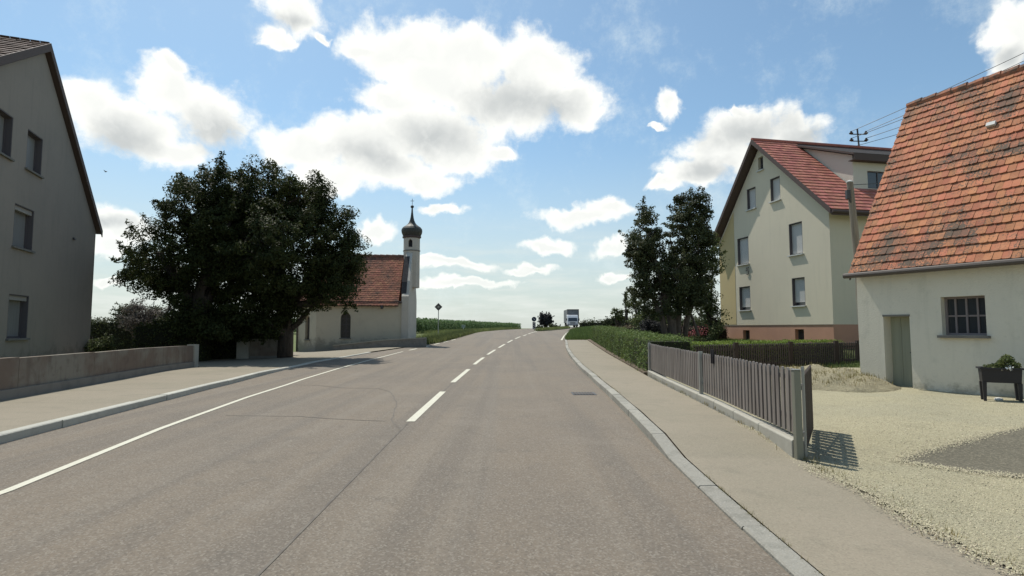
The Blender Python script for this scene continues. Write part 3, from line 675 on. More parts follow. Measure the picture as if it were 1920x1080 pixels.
# ---- grey house on the left ---------------------------------------------------
u = Vector((.38, -1)).normalized(); LW = Wall((-16.51, 22.0), u, (-u.y, u.x)); LI = -LW.o
lh = thing('house', (-16.51, 22, 0), 'tall grey rendered house with steep gable behind the brown wall at the left edge', 'house')
sa, za = 5.45, 10.25; q1, q2 = .87, .61; LLn = 13.0; LD = 9.0
def lz(s): return za-q1*(sa-s) if s < sa else za-q2*(s-sa)
b = MB(); b.prism(pent(LW, LLn, -.3, lz(0)-.3, za-.3, sa, lz(LLn)-.3), LI*LD); lb = b.build('wall', 'greyplaster', lh)
lw = [(5.2, 6.25, 6.1, 7.28), (7.15, 8.2, 6.1, 7.28), (5.5, 6.75, 3.72, 4.95), (5.5, 6.75, 1.1, 2.36), (9.2, 10.4, 3.72, 4.95), (9.2, 10.4, 1.1, 2.36)]
boolean(lb, [cutrect(LW, *w_, .2) for w_ in lw])
for w_ in lw: window(LW, lh, *w_, shaded_reveal=True, pane='curtain', fr='frame', fw=.06, sill=.07, sillm='wallbase')
for w_ in lw[2:]: b = MB(); LW.box(b, w_[0]+.002, w_[1]-.002, w_[3]-.16, w_[3]-.003, -.14, -.05); b.build('shutter_box', 'frame_l', lh)
ovl = .12
def LP(s, n): return LW(s, lz(s), n)
dk = slab(lh, 'roof', [LP(-.3, ovl), LP(sa, ovl), LP(sa, -LD), LP(-.3, -LD)], .14, 'fascia')
slab(lh, 'roof_front', [LP(sa, ovl), LP(LLn+.4, ovl), LP(LLn+.4, -LD), LP(sa, -LD)], .14, 'fascia')
dark_t = mat('brown_tile', (.13, .085, .07), .8, rand=.2)
tileroof('roof_tiles', dk, LP(-.3, ovl), LI, (LW.u+Vector((0, 0, q1))), LD+ovl, (sa+.3)*math.hypot(1, q1), .25, .32, dark_t, lift=.045, stag=False)
tileroof('roof_tiles', dk, LP(LLn+.4, ovl), LI, (-LW.u+Vector((0, 0, q2))), LD+ovl, (LLn+.4-sa)*math.hypot(1, q2), .25, .32, dark_t, lift=.045, stag=False)
b = MB()
for (a, c) in ((-.3, sa), (sa, LLn+.4)):
    p, q = LP(a, ovl), LP(c, ovl); dz = Vector((0, 0, .05)); b.prism([p+dz, q+dz, q+dz-Vector((0, 0, .26)), p+dz-Vector((0, 0, .26))], LW.o*.03)
b.build('verge_board', 'fascia', lh)
b = MB(); LW.box(b, -.26, -.03, 3.05, 4.05, -1.2, -.12); b.build('shutter', mat('navy_shutter', (.03, .03, .07), .6), lh)['label'] = 'dark navy shutter folded open on the far side wall'
b = MB(); b.tube([LW(-.09, .0, -.12), LW(-.09, 5.0, -.12)], .05, 8); b.build('downpipe', 'zinc', lh)
b = MB(); LW.box(b, 2.2, 2.36, 4.55, 4.62, 0, .06); b.build('wall_vent', 'darkmetal', lh)

# ---- chapel -------------------------------------------------------------------
CW = Wall((-6.70, 34.0), (-1, -.08), (.08, -1)); CI = -CW.o
ch_ = thing('chapel', (-6.3, 34, .2), 'small plastered chapel with red tile roof and onion domed turret left of the road', 'chapel')
CL_, CD, CE = 5.05, 5.2, 3.02; CR = 6.08; zb = -.4
# plan of nave plus polygonal apse
plan = [(0, 0), (CL_, 0), (CL_+1.55, -1.5), (CL_+1.55, -3.7), (CL_, -5.2), (0, -5.2)]
b = MB(); b.prism([CW(s, zb, n) for s, n in plan], Vector((0, 0, CE-zb))); cb_ = b.build('wall', 'chapel', ch_)
def arch(Wl, s, w_, z0, z1, d):
    r = w_/2; zc = z1-r; pts = [(s-r, z0), (s+r, z0)]+[(s+r*math.cos(a), zc+r*math.sin(a)) for a in [math.pi*i/10 for i in range(0, 11)]]
    return [Wl(a, z, d) for a, z in pts]
A1_ = (CL_-1.73, .60, .80, 2.32)
fu = Vector((plan[2][0]-plan[1][0], plan[2][1]-plan[1][1]))
p1, p2 = CW(plan[1][0], 0, plan[1][1]), CW(plan[2][0], 0, plan[2][1]); fd = (p2-p1).normalized()
AW = Wall(p1.xy, fd.xy, (fd.y, -fd.x)); AW.o = AW.o if AW.o.dot(Vector((0, -1, 0))) > 0 else -AW.o
A2_ = (.95, .50, .70, 2.16)
boolean(cb_, [(arch(CW, *A1_[:2], A1_[2], A1_[3], .3), CW.o*-.5), (arch(AW, *A2_[:2], A2_[2], A2_[3], .3), AW.o*-.5)])
for Wl, a in ((CW, A1_), (AW, A2_)):
    b = MB(); b.prism(arch(Wl, *a, -.19), Wl.o*.02); o = b.build('arched_window', mat('leaded_glass', (.07, .065, .06), .3, [(9, .5, (.12, .10, .085), .4, .65)]), ch_)
    b = MB()
    for z in (a[2]+.4, a[2]+.8, a[2]+1.15): Wl.box(b, a[0]-a[1]/2+.01, a[0]+a[1]/2-.01, z, z+.03, -.168, -.155)
    Wl.box(b, a[0]-.015, a[0]+.015, a[2], a[3]-.02, -.168, -.153); b.build('glazing_bar', 'frame', o)
    b = MB(); Wl.box(b, a[0]-a[1]/2-.05, a[0]+a[1]/2+.05, a[2]-.05, a[2]-.002, -.1, .05); b.build('sill', 'wallbase', o)
# roof: nave slopes + hipped apse
ce = CE-.02; oe = .28; RS = -2.6
rA, rB = CW(.18, CR, RS), CW(CL_+.1, CR, RS)
eA, eB = CW(.18, ce-oe*.9, oe), CW(CL_+.12, ce-oe*.9, oe)
x1, x2 = CW(plan[2][0]+oe, ce-oe*.9, plan[2][1]+.1), CW(plan[3][0]+oe, ce-oe*.9, plan[3][1]-.1)
eC, eD = CW(CL_+.12, ce-oe*.9, -CD-oe), CW(.18, ce-oe*.9, -CD-oe)
dk = slab(ch_, 'roof', [eA, eB, rB, rA], .08, 'wood')
slab(dk, 'back_slope', [eD, eC, rB, rA], .08, 'tile_chapel')
vv = (rA-eA); ll = vv.length
tileroof('roof_tiles', dk, eA, CW.u, vv, CL_-.06, ll, .18, .17, 'tile_chapel', thick=.012, lift=.018, jit=.007, rnd=True)
for nm, a, c in (('apse_slope', eB, x1), ('apse_slope', x1, x2), ('apse_slope', x2, eC)): slab(dk, nm, [a, c, rB], .06, 'tile_chapel')
b = MB()
for k in range(13): a = rA.lerp(rB, k/13)+Vector((0, 0, .02)); c = rA.lerp(rB, (k+1.05)/13)+Vector((0, 0, .03)); b.tube([a, c], [.09, .11], 8)
b.build('ridge_tile', 'ridge', ch_)
b = MB(); b.prism([CW(-.02, CE-.14, 0), CW(CL_-.02, CE-.14, 0), CW(CL_-.02, CE-.02, 0), CW(-.02, CE-.02, 0)], CW.o*.12); b.build('cornice', 'fascia', ch_)
# gable wall (parapet) at the road end, edge on from the road
gth = .42
b = MB(); b.prism([CW(-gth, zb, .10), CW(-gth, CE+.3, .10), CW(-gth, CE+.5, -.1), CW(-gth, CE+1.3, -.5), CW(-gth, CR-.2, -1.7), CW(-gth, CR+.2, -2.1), CW(-gth, CR+.2, -3.1), CW(-gth, CE+.3, -CD-.1), CW(-gth, zb, -CD-.1)], CW.u*(gth-.002))
b.build('gable_wall', 'tower', ch_)
b = MB(); b.prism([CW(-gth*.62, CE+1.22, -.42), CW(-gth*.62, CR-.14, -1.72), CW(-gth*.62, CR-.08, -1.78), CW(-gth*.62, CE+1.28, -.50)], CW.u*(gth*.62+.06))
b.prism([CW(-gth*.62, CE+.48, -.06), CW(-gth*.62, CE+1.20, -.43), CW(-gth*.62, CE+1.26, -.49), CW(-gth*.62, CE+.54, -.12)], CW.u*(gth*.62+.05)); b.build('coping', 'slate', ch_)
tc_ = CW(-.30, 0, -2.6); tcx, tcy = tc_.x, tc_.y
b = MB(); b.lathe((tcx, tcy, 0), [(.54, CE+1), (.54, 7.32)], 8); tw_ = b.build('turret', 'tower', ch_)
cut = [([Vector((tcx-.13, tcy-1, 6.66)), Vector((tcx+.13, tcy-1, 6.66)), Vector((tcx+.13, tcy-1, 7.06)), Vector((tcx, tcy-1, 7.2)), Vector((tcx-.13, tcy-1, 7.06))], Vector((0, .8, 0)))]
boolean(tw_, cut)
b = MB(); b.abox(tcx-.13, tcx+.13, tcy-.28, tcy-.25, 6.7, 7.2); b.build('sound_opening', 'black', tw_)
b = MB(); b.lathe((tcx, tcy, 0), [(.55, 6.42), (.585, 6.44), (.585, 6.47), (.55, 6.49)], 8); b.build('string_course', 'wallbase', tw_)
b = MB(); b.lathe((tcx, tcy, 0), [(.55, 7.28), (.62, 7.32), (.62, 7.42), (.56, 7.46)], 8); b.build('turret_cornice', 'fascia', tw_)
b = MB(); b.lathe((tcx, tcy, 7.45), [(.58, 0), (.62, .08), (.67, .20), (.69, .33), (.67, .45), (.58, .57), (.42, .68), (.29, .78), (.20, .92), (.14, 1.08), (.095, 1.3), (.06, 1.6), (.045, 1.85)], 20)
on = b.build('onion_dome', 'copper', tw_)
b = MB(); b.lathe((tcx, tcy, 9.3), [(.02, 0), (.09, .04), (.12, .11), (.09, .18), (.02, .22)], 12); b.build('finial_ball', 'darkmetal', on)
b = MB(); b.tube([(tcx, tcy, 9.5), (tcx, tcy, 9.95)], .016, 6); b.tube([(tcx-.12, tcy, 9.8), (tcx+.12, tcy, 9.8)], .016, 6); b.build('cross', 'darkmetal', on)
b = MB(); dl = CW(1.15, CE-.1, .22); b.lathe((dl.x, dl.y, CE-.48), [(.05, 0), (.09, .05), (.09, .2), (.04, .26)], 8); b.tube([(dl.x, dl.y, CE-.25), CW(1.15, CE-.16, .0)], .02, 6); b.build('eaves_lamp', 'darkmetal', ch_)
b = MB(); q = AW(1.98, 0, .05); b.tube([AW(2.03, -.2, .06), AW(2.03, CE-.1, .06)], .045, 8); b.build('downpipe', 'zinc', ch_)

# low wall in front of the chapel
b = MB(); n = 24; A0, A1 = Vector((-10.3, 32.4)), Vector((-5.05, 33.0)); top, bot = [], []
for i in range(n):
    p = A0.lerp(A1, i/n); q = A0.lerp(A1, (i+1)/n); za_, zb2 = Zg(p.x, p.y), Zg(q.x, q.y); ha, hb = .30+.22*i/n, .30+.22*(i+1)/n
    b.prism([(p.x, p.y, za_-.2), (q.x, q.y, zb2-.2), (q.x, q.y, zb2+hb), (p.x, p.y, za_+ha)], (-.02, .35, 0))
t = thing('low_wall', (-7.5, 32.7, .2), 'low grey stone wall running in front of the chapel by the road', 'wall'); b.build('masonry', mat('grey_stone', (.24, .225, .20), .92, [(4, .6, (.15, .14, .125), .45, .68), (20, .4, (.32, .30, .27), .5, .7)], (30, .6, .02)), t)
b = MB()
for i in range(n//2):
    p = A0.lerp(A1, 2*i/n); q = A0.lerp(A1, (2*i+1.96)/n); ha, hb = .30+.22*2*i/n, .30+.22*(2*i+1.96)/n
    b.prism([(p.x, p.y-.03, Zg(p.x, p.y)+ha+.002), (q.x, q.y-.03, Zg(q.x, q.y)+hb+.002), (q.x, q.y-.03, Zg(q.x, q.y)+hb+.05), (p.x, p.y-.03, Zg(p.x, p.y)+ha+.05)], (-.02, .42, 0))
b.build('coping', 'concrete', t)

# ---- brown wall on the left ------------------------------------------------
t = thing('boundary_wall', (-9.7, 14, 0), 'long weathered brown concrete wall beside the left pavement, in front of the grey house', 'wall')
wp = lambda y: Vector((lerp([(-2, -6.75), (9.96, -9.08), (19.2, -10.75)], y), y))
def seg(b, y0, y1, z0, z1, t0, t1):
    p, q = wp(y0), wp(y1); za_, zc_ = Zg(p.x, y0)+pavl(y0), Zg(q.x, y1)+pavl(y1)
    d = (q-p).normalized(); o = Vector((d.y, -d.x))
    a, c = p+o*t0, q+o*t0
    b.prism([(a.x, a.y, za_+z0), (c.x, c.y, zc_+z0), (c.x, c.y, zc_+z1), (a.x, a.y, za_+z1)], (o.x*(t1-t0), o.y*(t1-t0), 0))
b = MB(); b2 = MB(); b3 = MB()
yy = -2
while yy < 18.8:
    seg(b, yy+.01, min(yy+2.5, 18.9), .18, .72+.08*max(0, 1-yy/12), -.16, 0); seg(b2, yy, min(yy+2.5, 18.9), -.2, .18, -.18, .05); yy += 2.5
b.build('panel', 'brownwall', t); b2.build('footing', 'wallbase', t)
seg(b3, 18.9, 19.25, -.2, .76, -.2, .04); b3.build('end_pillar', 'concrete', t)
t = thing('wall_stub', (-11.3, 24.4, 0), 'short brown wall with a pale end pillar under the big trees', 'wall')
b = MB(); b.abox(-11.35, -10.15, 24.35, 24.6, .2, .93); b.build('panel', 'brownwall', t)
b = MB(); b.abox(-11.38, -10.13, 24.32, 24.64, -.2, .2); b.build('footing', 'wallbase', t)
b = MB(); b.abox(-11.85, -11.36, 24.2, 24.7, -.2, .95); b.build('pillar', 'concrete', t, bevel=.01)

# ------------------------------------------------------------------ front fence, gate, picket fence
t = thing('picket_fence', (3.2, 10, .1), 'brown upright picket fence on a concrete edging along the right pavement', 'fence')
fx = lambda y: lerp([(5.0, 2.95), (5.95, 3.0), (9, 3.3), (15.5, 3.77)], y)
bz = lambda y: Zg(fx(y), y)+pavh(max(y, 7.2))
b = MB(); y = 6.12
while y < 15.45:
    d = Vector((fx(y+.1)-fx(y-.1), .2)).normalized(); o = Vector((d.y, -d.x, 0)); d = Vector((*d, 0)); wd = .088; j = random.uniform(-.006, .006)
    lean = random.uniform(-.012, .012)
    p = Vector((fx(y)+.03, y, bz(y)+.15)); h = .70+j
    pts = [p, p+d*wd, p+d*(wd+lean)+Vector((0, 0, h-.03)), p+d*(wd*.8+lean)+Vector((0, 0, h-.006)), p+d*(wd*.5+lean)+Vector((0, 0, h)), p+d*(wd*.2+lean)+Vector((0, 0, h-.006)), p+d*lean+Vector((0, 0, h-.03))]
    b.prism(pts, o*.02+Vector((0, 0, 0))); y += .143
b.build('pickets', 'picket', t)
b = MB()
for zz in (.28, .72):
    L = rngf(6.1, 15.5, 1)
    for p, q in zip(L, L[1:]): b.prism([(fx(p)+.055, p, bz(p)+zz), (fx(p)+.085, p, bz(p)+zz), (fx(p)+.085, p, bz(p)+zz+.05), (fx(p)+.055, p, bz(p)+zz+.05)], (fx(q)-fx(p), q-p, bz(q)-bz(p)))
b.build('rail', 'darkmetal', t)
b = MB(); L = rngf(6.02, 15.5, 1.05)
for p, q in zip(L, L[1:]):
    q -= .012; b.prism([(fx(p)-.05, p, bz(p)-.1), (fx(p)+.10, p, bz(p)-.1), (fx(p)+.10, p, bz(p)+.10), (fx(p)-.03, p, bz(p)+.115), (fx(p)-.05, p, bz(p)+.10)], (fx(q)-fx(p), q-p, bz(q)-bz(p)))
b.build('edging', 'concrete', t, bevel=.008)
for y in (10.15, 15.5):
    b = MB(); b.abox(fx(y)-.02, fx(y)+.04, y-.03, y+.03, bz(y)-.1, bz(y)+.87); b.build('post', 'metal', t)
b = MB()
for k in (0, 1): y = 9.35+k*.09; b.abox(fx(y)-.0, fx(y)+.03, y, y+.02, bz(y)+.70, bz(y)+.93)
b.build('latch', 'black', t)
t = thing('gate_post', (3.02, 5.95, 0), 'square grey green gatepost at the near end of the brown picket fence', 'gatepost')
b = MB(); b.abox(2.965, 3.035, 5.93, 6.005, -.1, .955); b.build('post', mat('post_metal', (.21, .21, .165), .5, [((20, 20, 1), .4, (.28, .28, .22), .4, .7)], metal=.3), t, bevel=.008)
b = MB(); b.abox(2.958, 3.042, 5.922, 6.013, .956, .966); b.build('cap', 'metal', t, bevel=.003)
g0 = Vector((3.10, 6.02, 0)); gd = Vector((.508, .861, 0)); gn = Vector((gd.y, -gd.x, 0))
t = thing('gate', tuple(g0), 'open garden gate leaf standing edge on beside the gatepost', 'gate')
b = MB()
for k in range(11):
    h = .80; p = g0+gd*(.05+k*.128)+Vector((0, 0, .13)); b.prism([p, p+gd*.098, p+gd*.098+Vector((0, 0, h-.03)), p+gd*.05+Vector((0, 0, h)), p+Vector((0, 0, h-.03))], gn*.018)
b.build('pickets', 'picket2', t)
b = MB()
for z in (.25, .74): b.box(g0+Vector((0, 0, z))-gn*.028, gd*1.45, Vector((0, 0, .04)), gn*.025)
b.prism([g0+Vector((0, 0, .28))-gn*.004, g0+gd*.05+Vector((0, 0, .28))-gn*.004, g0+gd*1.4+Vector((0, 0, .74))-gn*.004, g0+gd*1.35+Vector((0, 0, .74))-gn*.004], -gn*.02)
b.build('frame', 'darkmetal', t)
b = MB(); b.tube([g0-gd*.0+Vector((0, 0, .05)), g0+Vector((0, 0, .99))], .017, 8); b.tube([g0+Vector((0, 0, .3)), Vector((3.05, 5.98, .3))], .010, 6); b.tube([g0+Vector((0, 0, .8)), Vector((3.05, 5.98, .8))], .010, 6); b.build('hinge_post', 'metal', t)
t = thing('picket_fence', (9, 18.6, 0), 'low dark picket fence crossing between the front fence and the white barn', 'fence')
q0, q1_ = Vector((4.6, 16.3)), Vector((12.6, 20.5)); dd = (q1_-q0); Lq = dd.length; dd.normalize(); nn_ = Vector((dd.y, -dd.x))
b = MB(); a = 0
qz = lambda a: .02+.0*a
while a < Lq:
    p = q0+dd*a; b.prism([(p.x, p.y, qz(a)+.1), (p.x+dd.x*.05, p.y+dd.y*.05, qz(a)+.1), (p.x+dd.x*.05, p.y+dd.y*.05, qz(a)+.84), (p.x+dd.x*.025, p.y+dd.y*.025, qz(a)+.88), (p.x, p.y, qz(a)+.84)], (nn_.x*.02, nn_.y*.02, 0)); a += .105
b.build('pickets', 'picket2', t)
b = MB()
for z in (.22, .70): b.prism([(q0.x, q0.y, z), (q0.x-nn_.x*.03, q0.y-nn_.y*.03, z), (q0.x-nn_.x*.03, q0.y-nn_.y*.03, z+.07), (q0.x, q0.y, z+.07)], (dd.x*Lq, dd.y*Lq, 0))
b.build('rail', 'picket2', t)
for a in (0, 2.7, 5.3, 7.75, Lq): p = q0+dd*a; b = MB(); b.abox(p.x-.06, p.x+.06, p.y-.05, p.y+.07, -.1, .95); b.build('post', 'wood', t)
b = MB(); b.prism([(q0.x, q0.y-.05, -.1), (q0.x, q0.y+.1, -.1), (q0.x, q0.y+.1, .1), (q0.x, q0.y-.05, .1)], (dd.x*Lq, dd.y*Lq, 0)); b.build('edging', 'soil', t)

# ------------------------------------------------------------------ planter
pc = Vector((9.0, 10.42, .06)); pu = Vector((.86, -.5, 0)).normalized(); pv = Vector((-pu.y, pu.x, 0))
t = thing('planter', tuple(pc), 'black raised flower planter on four legs against the white barn wall', 'planter')
def pbox(b, a0, a1, c0, c1, z0, z1, tp=0):
    P4 = lambda z, e: [pc+pu*(a0+e)+pv*(c0+e)+Vector((0, 0, z)), pc+pu*(a1-e)+pv*(c0+e)+Vector((0, 0, z)), pc+pu*(a1-e)+pv*(c1-e)+Vector((0, 0, z)), pc+pu*(a0+e)+pv*(c1-e)+Vector((0, 0, z))]
    i = len(b.v); b.v += [tuple(p) for p in P4(z0, tp)+P4(z1, 0)]
    b.f += [(i+3, i+2, i+1, i), (i+4, i+5, i+6, i+7)]+[(i+k, i+(k+1) % 4, i+4+(k+1) % 4, i+4+k) for k in range(4)]
b = MB(); pbox(b, -.29, .29, -.15, .15, .34, .60, .015); b.build('trough', 'black', t, bevel=.006)
b = MB(); pbox(b, -.315, .315, -.175, -.145, .585, .615); pbox(b, -.315, .315, .145, .175, .585, .615); pbox(b, -.315, -.285, -.145, .145, .585, .615); pbox(b, .285, .315, -.145, .145, .585, .615); b.build('rim', 'black', t)
for sa_ in (-1, 1):
    for sc_ in (-1, 1):
        b = MB(); x, y = sa_*.25, sc_*.12; pbox(b, x-.032, x+.032, y-.032, y+.032, 0, .34, .012); b.build('leg', 'black', t)
b = MB(); pbox(b, -.28, .28, -.14, .14, .58, .596); b.build('soil', 'soil', t)
n = 900; k = rng.random(n); a = rng.normal(.07, .12, n).clip(-.27, .27); c = rng.normal(0, .08, n).clip(-.16, .16)
hh = .60+rng.random(n)*(.20*np.exp(-((a-.12)/.13)**2)+.05)
Pn = np.array([list(pc+pu*x+pv*y) for x, y in zip(a, c)]); Pn[:, 2] = pc.z+hh
V_, F_ = leaves(Pn, .05); fo = link('plant', npmesh('plant', V_, F_), 'leaf_light', None); tag(fo, 'leafy green plant growing in the black raised planter', 'plant')
Pn = np.array([list(pc+pu*(.10+.03*random.gauss(0, 1))+pv*(-.16+.02*random.gauss(0, 1))+Vector((0, 0, .60+.02*random.gauss(0, 1)))) for _ in range(22)])
V_, F_ = leaves(Pn, .05); link('blossom', npmesh('blossom', V_, F_), 'flower', fo)
b = MB(); p = pc+pu*-.02+pv*.1; b.lathe((p.x, p.y, .055), [(.05, 0), (.07, .015), (.06, .045), (.02, .06)], 9); tag(b.build('stone', 'sill'), 'small pale stone lying on the ground under the black planter', 'stone')

# ------------------------------------------------------------------ poles and wires
t = thing('utility_pole', (10.58, 17, 0), 'leaning weathered wooden pole between the cream house and the barn', 'pole')
b = MB(); b.tube([(10.9, 17.4, 0), (10.60, 17.05, 3.4), (10.42, 17.0, 5.9)], [.12, .105, .09], 12); b.build('shaft', 'wood_grey', t)
b = MB(); b.lathe((10.42, 17.0, 5.88), [(.10, 0), (.10, .03), (.03, .07)], 10); b.build('cap', 'sill', t)
b = MB(); b.abox(10.25, 10.36, 16.88, 16.98, 5.35, 5.62); b.tube([(10.3, 16.92, 5.4), (10.45, 16.98, 5.2)], .03, 6); b.build('bracket', 'darkmetal', t)
def wire(a, c, r, sag, label, grp=None):
    a, c = Vector(a), Vector(c); pts = [a.lerp(c, i/16)-Vector((0, 0, sag*4*(i/16)*(1-i/16))) for i in range(17)]
    b = MB(); b.tube(pts, r, 5); o = b.build('wire', 'darkmetal'); tag(o, label, 'wire', grp)
ends = [(24.58, 26, 14.68), (24.55, 26, 14.28), (24.52, 26, 13.81), (24.48, 26, 13.23)]
ls = ['topmost of the overhead wires running from the roof mast', 'second overhead wire from the top, from the roof mast', 'third overhead wire from the top, from the roof mast', 'lowest of the four wires that start at the roof mast']
for i, (a, e) in enumerate(zip([INS[0], INS[1], INS[2], INS[3]], ends)):
    e = Vector(a)+(Vector(e)-Vector(a))*1.5; wire(a, e, .016, .12, ls[i], 'overhead wires from the roof mast')
wire((18.2, 29.0, 11.0), (27.5, 24, 13.2), .013, .1, 'thin overhead wire rising from the dormer roof above the barn')
wire((10.42, 17.0, 5.80), (15.5, 19.5, 6.9), .011, .08, 'thin pale wire from the top of the wooden pole past the dormer window')

# ------------------------------------------------------------------ road signs, posts
def signpost(name, x, y, label, cat): return thing(name, (x, y, Zg(x, y)), label, cat)
t = signpost('road_sign', -6.3, 48, 'dark diamond shaped road sign on a grey pole right of the chapel', 'road sign'); z0 = Zg(-6.3, 48)
b = MB(); b.tube([(-6.3, 48, z0-.1), (-6.3, 48, 3.2)], .035, 8); b.build('pole', 'metal', t)
b = MB(); r = .34; b.prism([(-6.3, 47.95, 3.2-r), (-6.3+r, 47.95, 3.2), (-6.3, 47.95, 3.2+r), (-6.3-r, 47.95, 3.2)], (0, .02, 0)); sg = b.build('plate', 'signdark', t)  # dark plate facing the road, paler mark at its centre
b = MB(); r = .12; b.prism([(-6.3, 47.94, 3.2-r), (-6.3+r, 47.94, 3.2), (-6.3, 47.94, 3.2+r), (-6.3-r, 47.94, 3.2)], (0, .006, 0)); b.build('centre_mark', 'metal', sg)
x, y = -6.1, 70.5; z0 = Zg(x, y)
t = signpost('marker_post', x, y, 'small pale marker post in front of the corn beside the road', 'marker post')
b = MB(); b.tube([(x, y, z0-.1), (x, y, z0+.55)], .05, 8); b.build('post', 'sill', t)
b = MB(); b.abox(x-.24, x+.24, y-.03, y, z0+.5, z0+.85); b.build('plate', mat('pale_plate', (.32, .36, .30), .7), t, bevel=.03)
x, y = 2.72, 72.5; x = 3.55-.5; x = 2.85; z0 = lerp(ZR, y)
t = thing('road_sign', (x, y, z0+.1), 'round blue arrow sign above a striped marker board on the traffic island', 'road sign')
b = MB(); b.tube([(x, y, z0), (x, y, z0+1.75)], .035, 8); b.build('pole', 'metal', t)
b = MB(); b.prism([(x+.31*math.cos(a), y-.06, z0+1.52+.31*math.sin(a)) for a in [2*math.pi*i/20 for i in range(20)]], (0, .02, 0)); sg = b.build('disc', 'signblue', t)
b = MB(); ar = [(-.16, .12), (.0, -.04), (-.07, -.11), (.15, -.15), (.12, .07), (.05, .0), (-.11, .17)]
b.prism([(x+a, y-.075, z0+1.52+c) for a, c in ar], (0, .008, 0)); b.build('arrow', 'signwhite', sg)
b = MB(); b.abox(x-.2, x+.2, y-.05, y-.03, z0+.25, z0+1.12); bd = b.build('marker_board', 'signwhite', t)
b = MB()
for k in range(3):
    zz = z0+.32+k*.3; b.prism([(x-.2, y-.062, zz+.26), (x+.2, y-.062, zz), (x+.2, y-.062, zz+.13), (x-.2, y-.062, zz+.39 if k < 2 else zz+.2)], (0, .008, 0))
b.build('stripe', mat('dark_stripe', (.05, .03, .03), .6), bd)

# ------------------------------------------------------------------ truck
TX, TY = 12.35, 114.0; tz = lerp(ZR, TY)+.0
t = thing('truck', (TX, TY, tz), 'grey box lorry with a white cab coming towards the camera on the hilltop', 'truck')
b = MB(); b.abox(TX-.95, TX+1.45, TY+1.6, TY+9.5, tz+.95, tz+3.75); b.build('box_body', 'truckgrey', t, bevel=.05)
b = MB()
for xx in (-.95, 1.37): b.abox(TX+xx, TX+xx+.08, TY+1.55, TY+1.6, tz+1.0, tz+3.75)
b.abox(TX-.87, TX+1.37, TY+1.55, TY+1.6, tz+3.6, tz+3.75); b.build('box_frame', 'black', t)
b = MB(); zf = [(0, .55), (0, 1.15), (.12, 1.95), (.45, 2.5), (1.55, 2.6), (1.55, .55)]
b.prism([(TX-1.1, TY+a, tz+z) for a, z in zf], (2.2, 0, 0)); cabn = b.build('cab', 'truckwhite', t, bevel=.06)
b = MB(); b.prism([(TX-.93, TY-.02+.0, tz+1.28), (TX+.93, TY-.02, tz+1.28), (TX+.86, TY+.105, tz+1.98), (TX-.86, TY+.105, tz+1.98)], (0, -.02, 0)); b.build('windscreen', 'glass', cabn)
b = MB()
for k in range(3): b.abox(TX-.55, TX+.55, TY-.03, TY-.005, tz+.72+k*.14, tz+.80+k*.14)
b.build('grille', 'truckgrey', cabn)
for s_ in (-1, 1):
    b = MB(); b.abox(TX+s_*.82-.16, TX+s_*.82+.16, TY-.035, TY-.005, tz+.68, tz+.86); b.build('headlight', 'lamp', cabn)
    b = MB(); b.abox(TX+s_*1.28-.1, TX+s_*1.28+.1, TY+.1, TY+.2, tz+1.35, tz+1.85); b.tube([(TX+s_*1.08, TY+.2, tz+1.8), (TX+s_*1.25, TY+.15, tz+1.8)], .025, 6); b.build('mirror', 'black', cabn)
b = MB(); b.abox(TX-1.12, TX+1.12, TY-.08, TY+.15, tz+.38, tz+.6); b.build('bumper', 'truckgrey', t, bevel=.03)
b = MB(); b.abox(TX-.45, TX+.95, TY+.5, TY+9.2, tz+.6, tz+.95); b.build('chassis', 'black', t)
for yy in (1.0, 6.8, 8.1):
    for s_ in (-1, 1):
        xx = TX+s_*.92+(.2 if yy > 2 else 0); b = MB(); b.tube([(xx-.14, TY+yy, tz+.48), (xx+.14, TY+yy, tz+.48)], .48, 18); wl = b.build('wheel', 'rubber', t)
        b = MB(); b.tube([(xx+s_*.142, TY+yy, tz+.48), (xx+s_*.15, TY+yy, tz+.48)], .24, 12); b.build('rim', 'metal', wl)

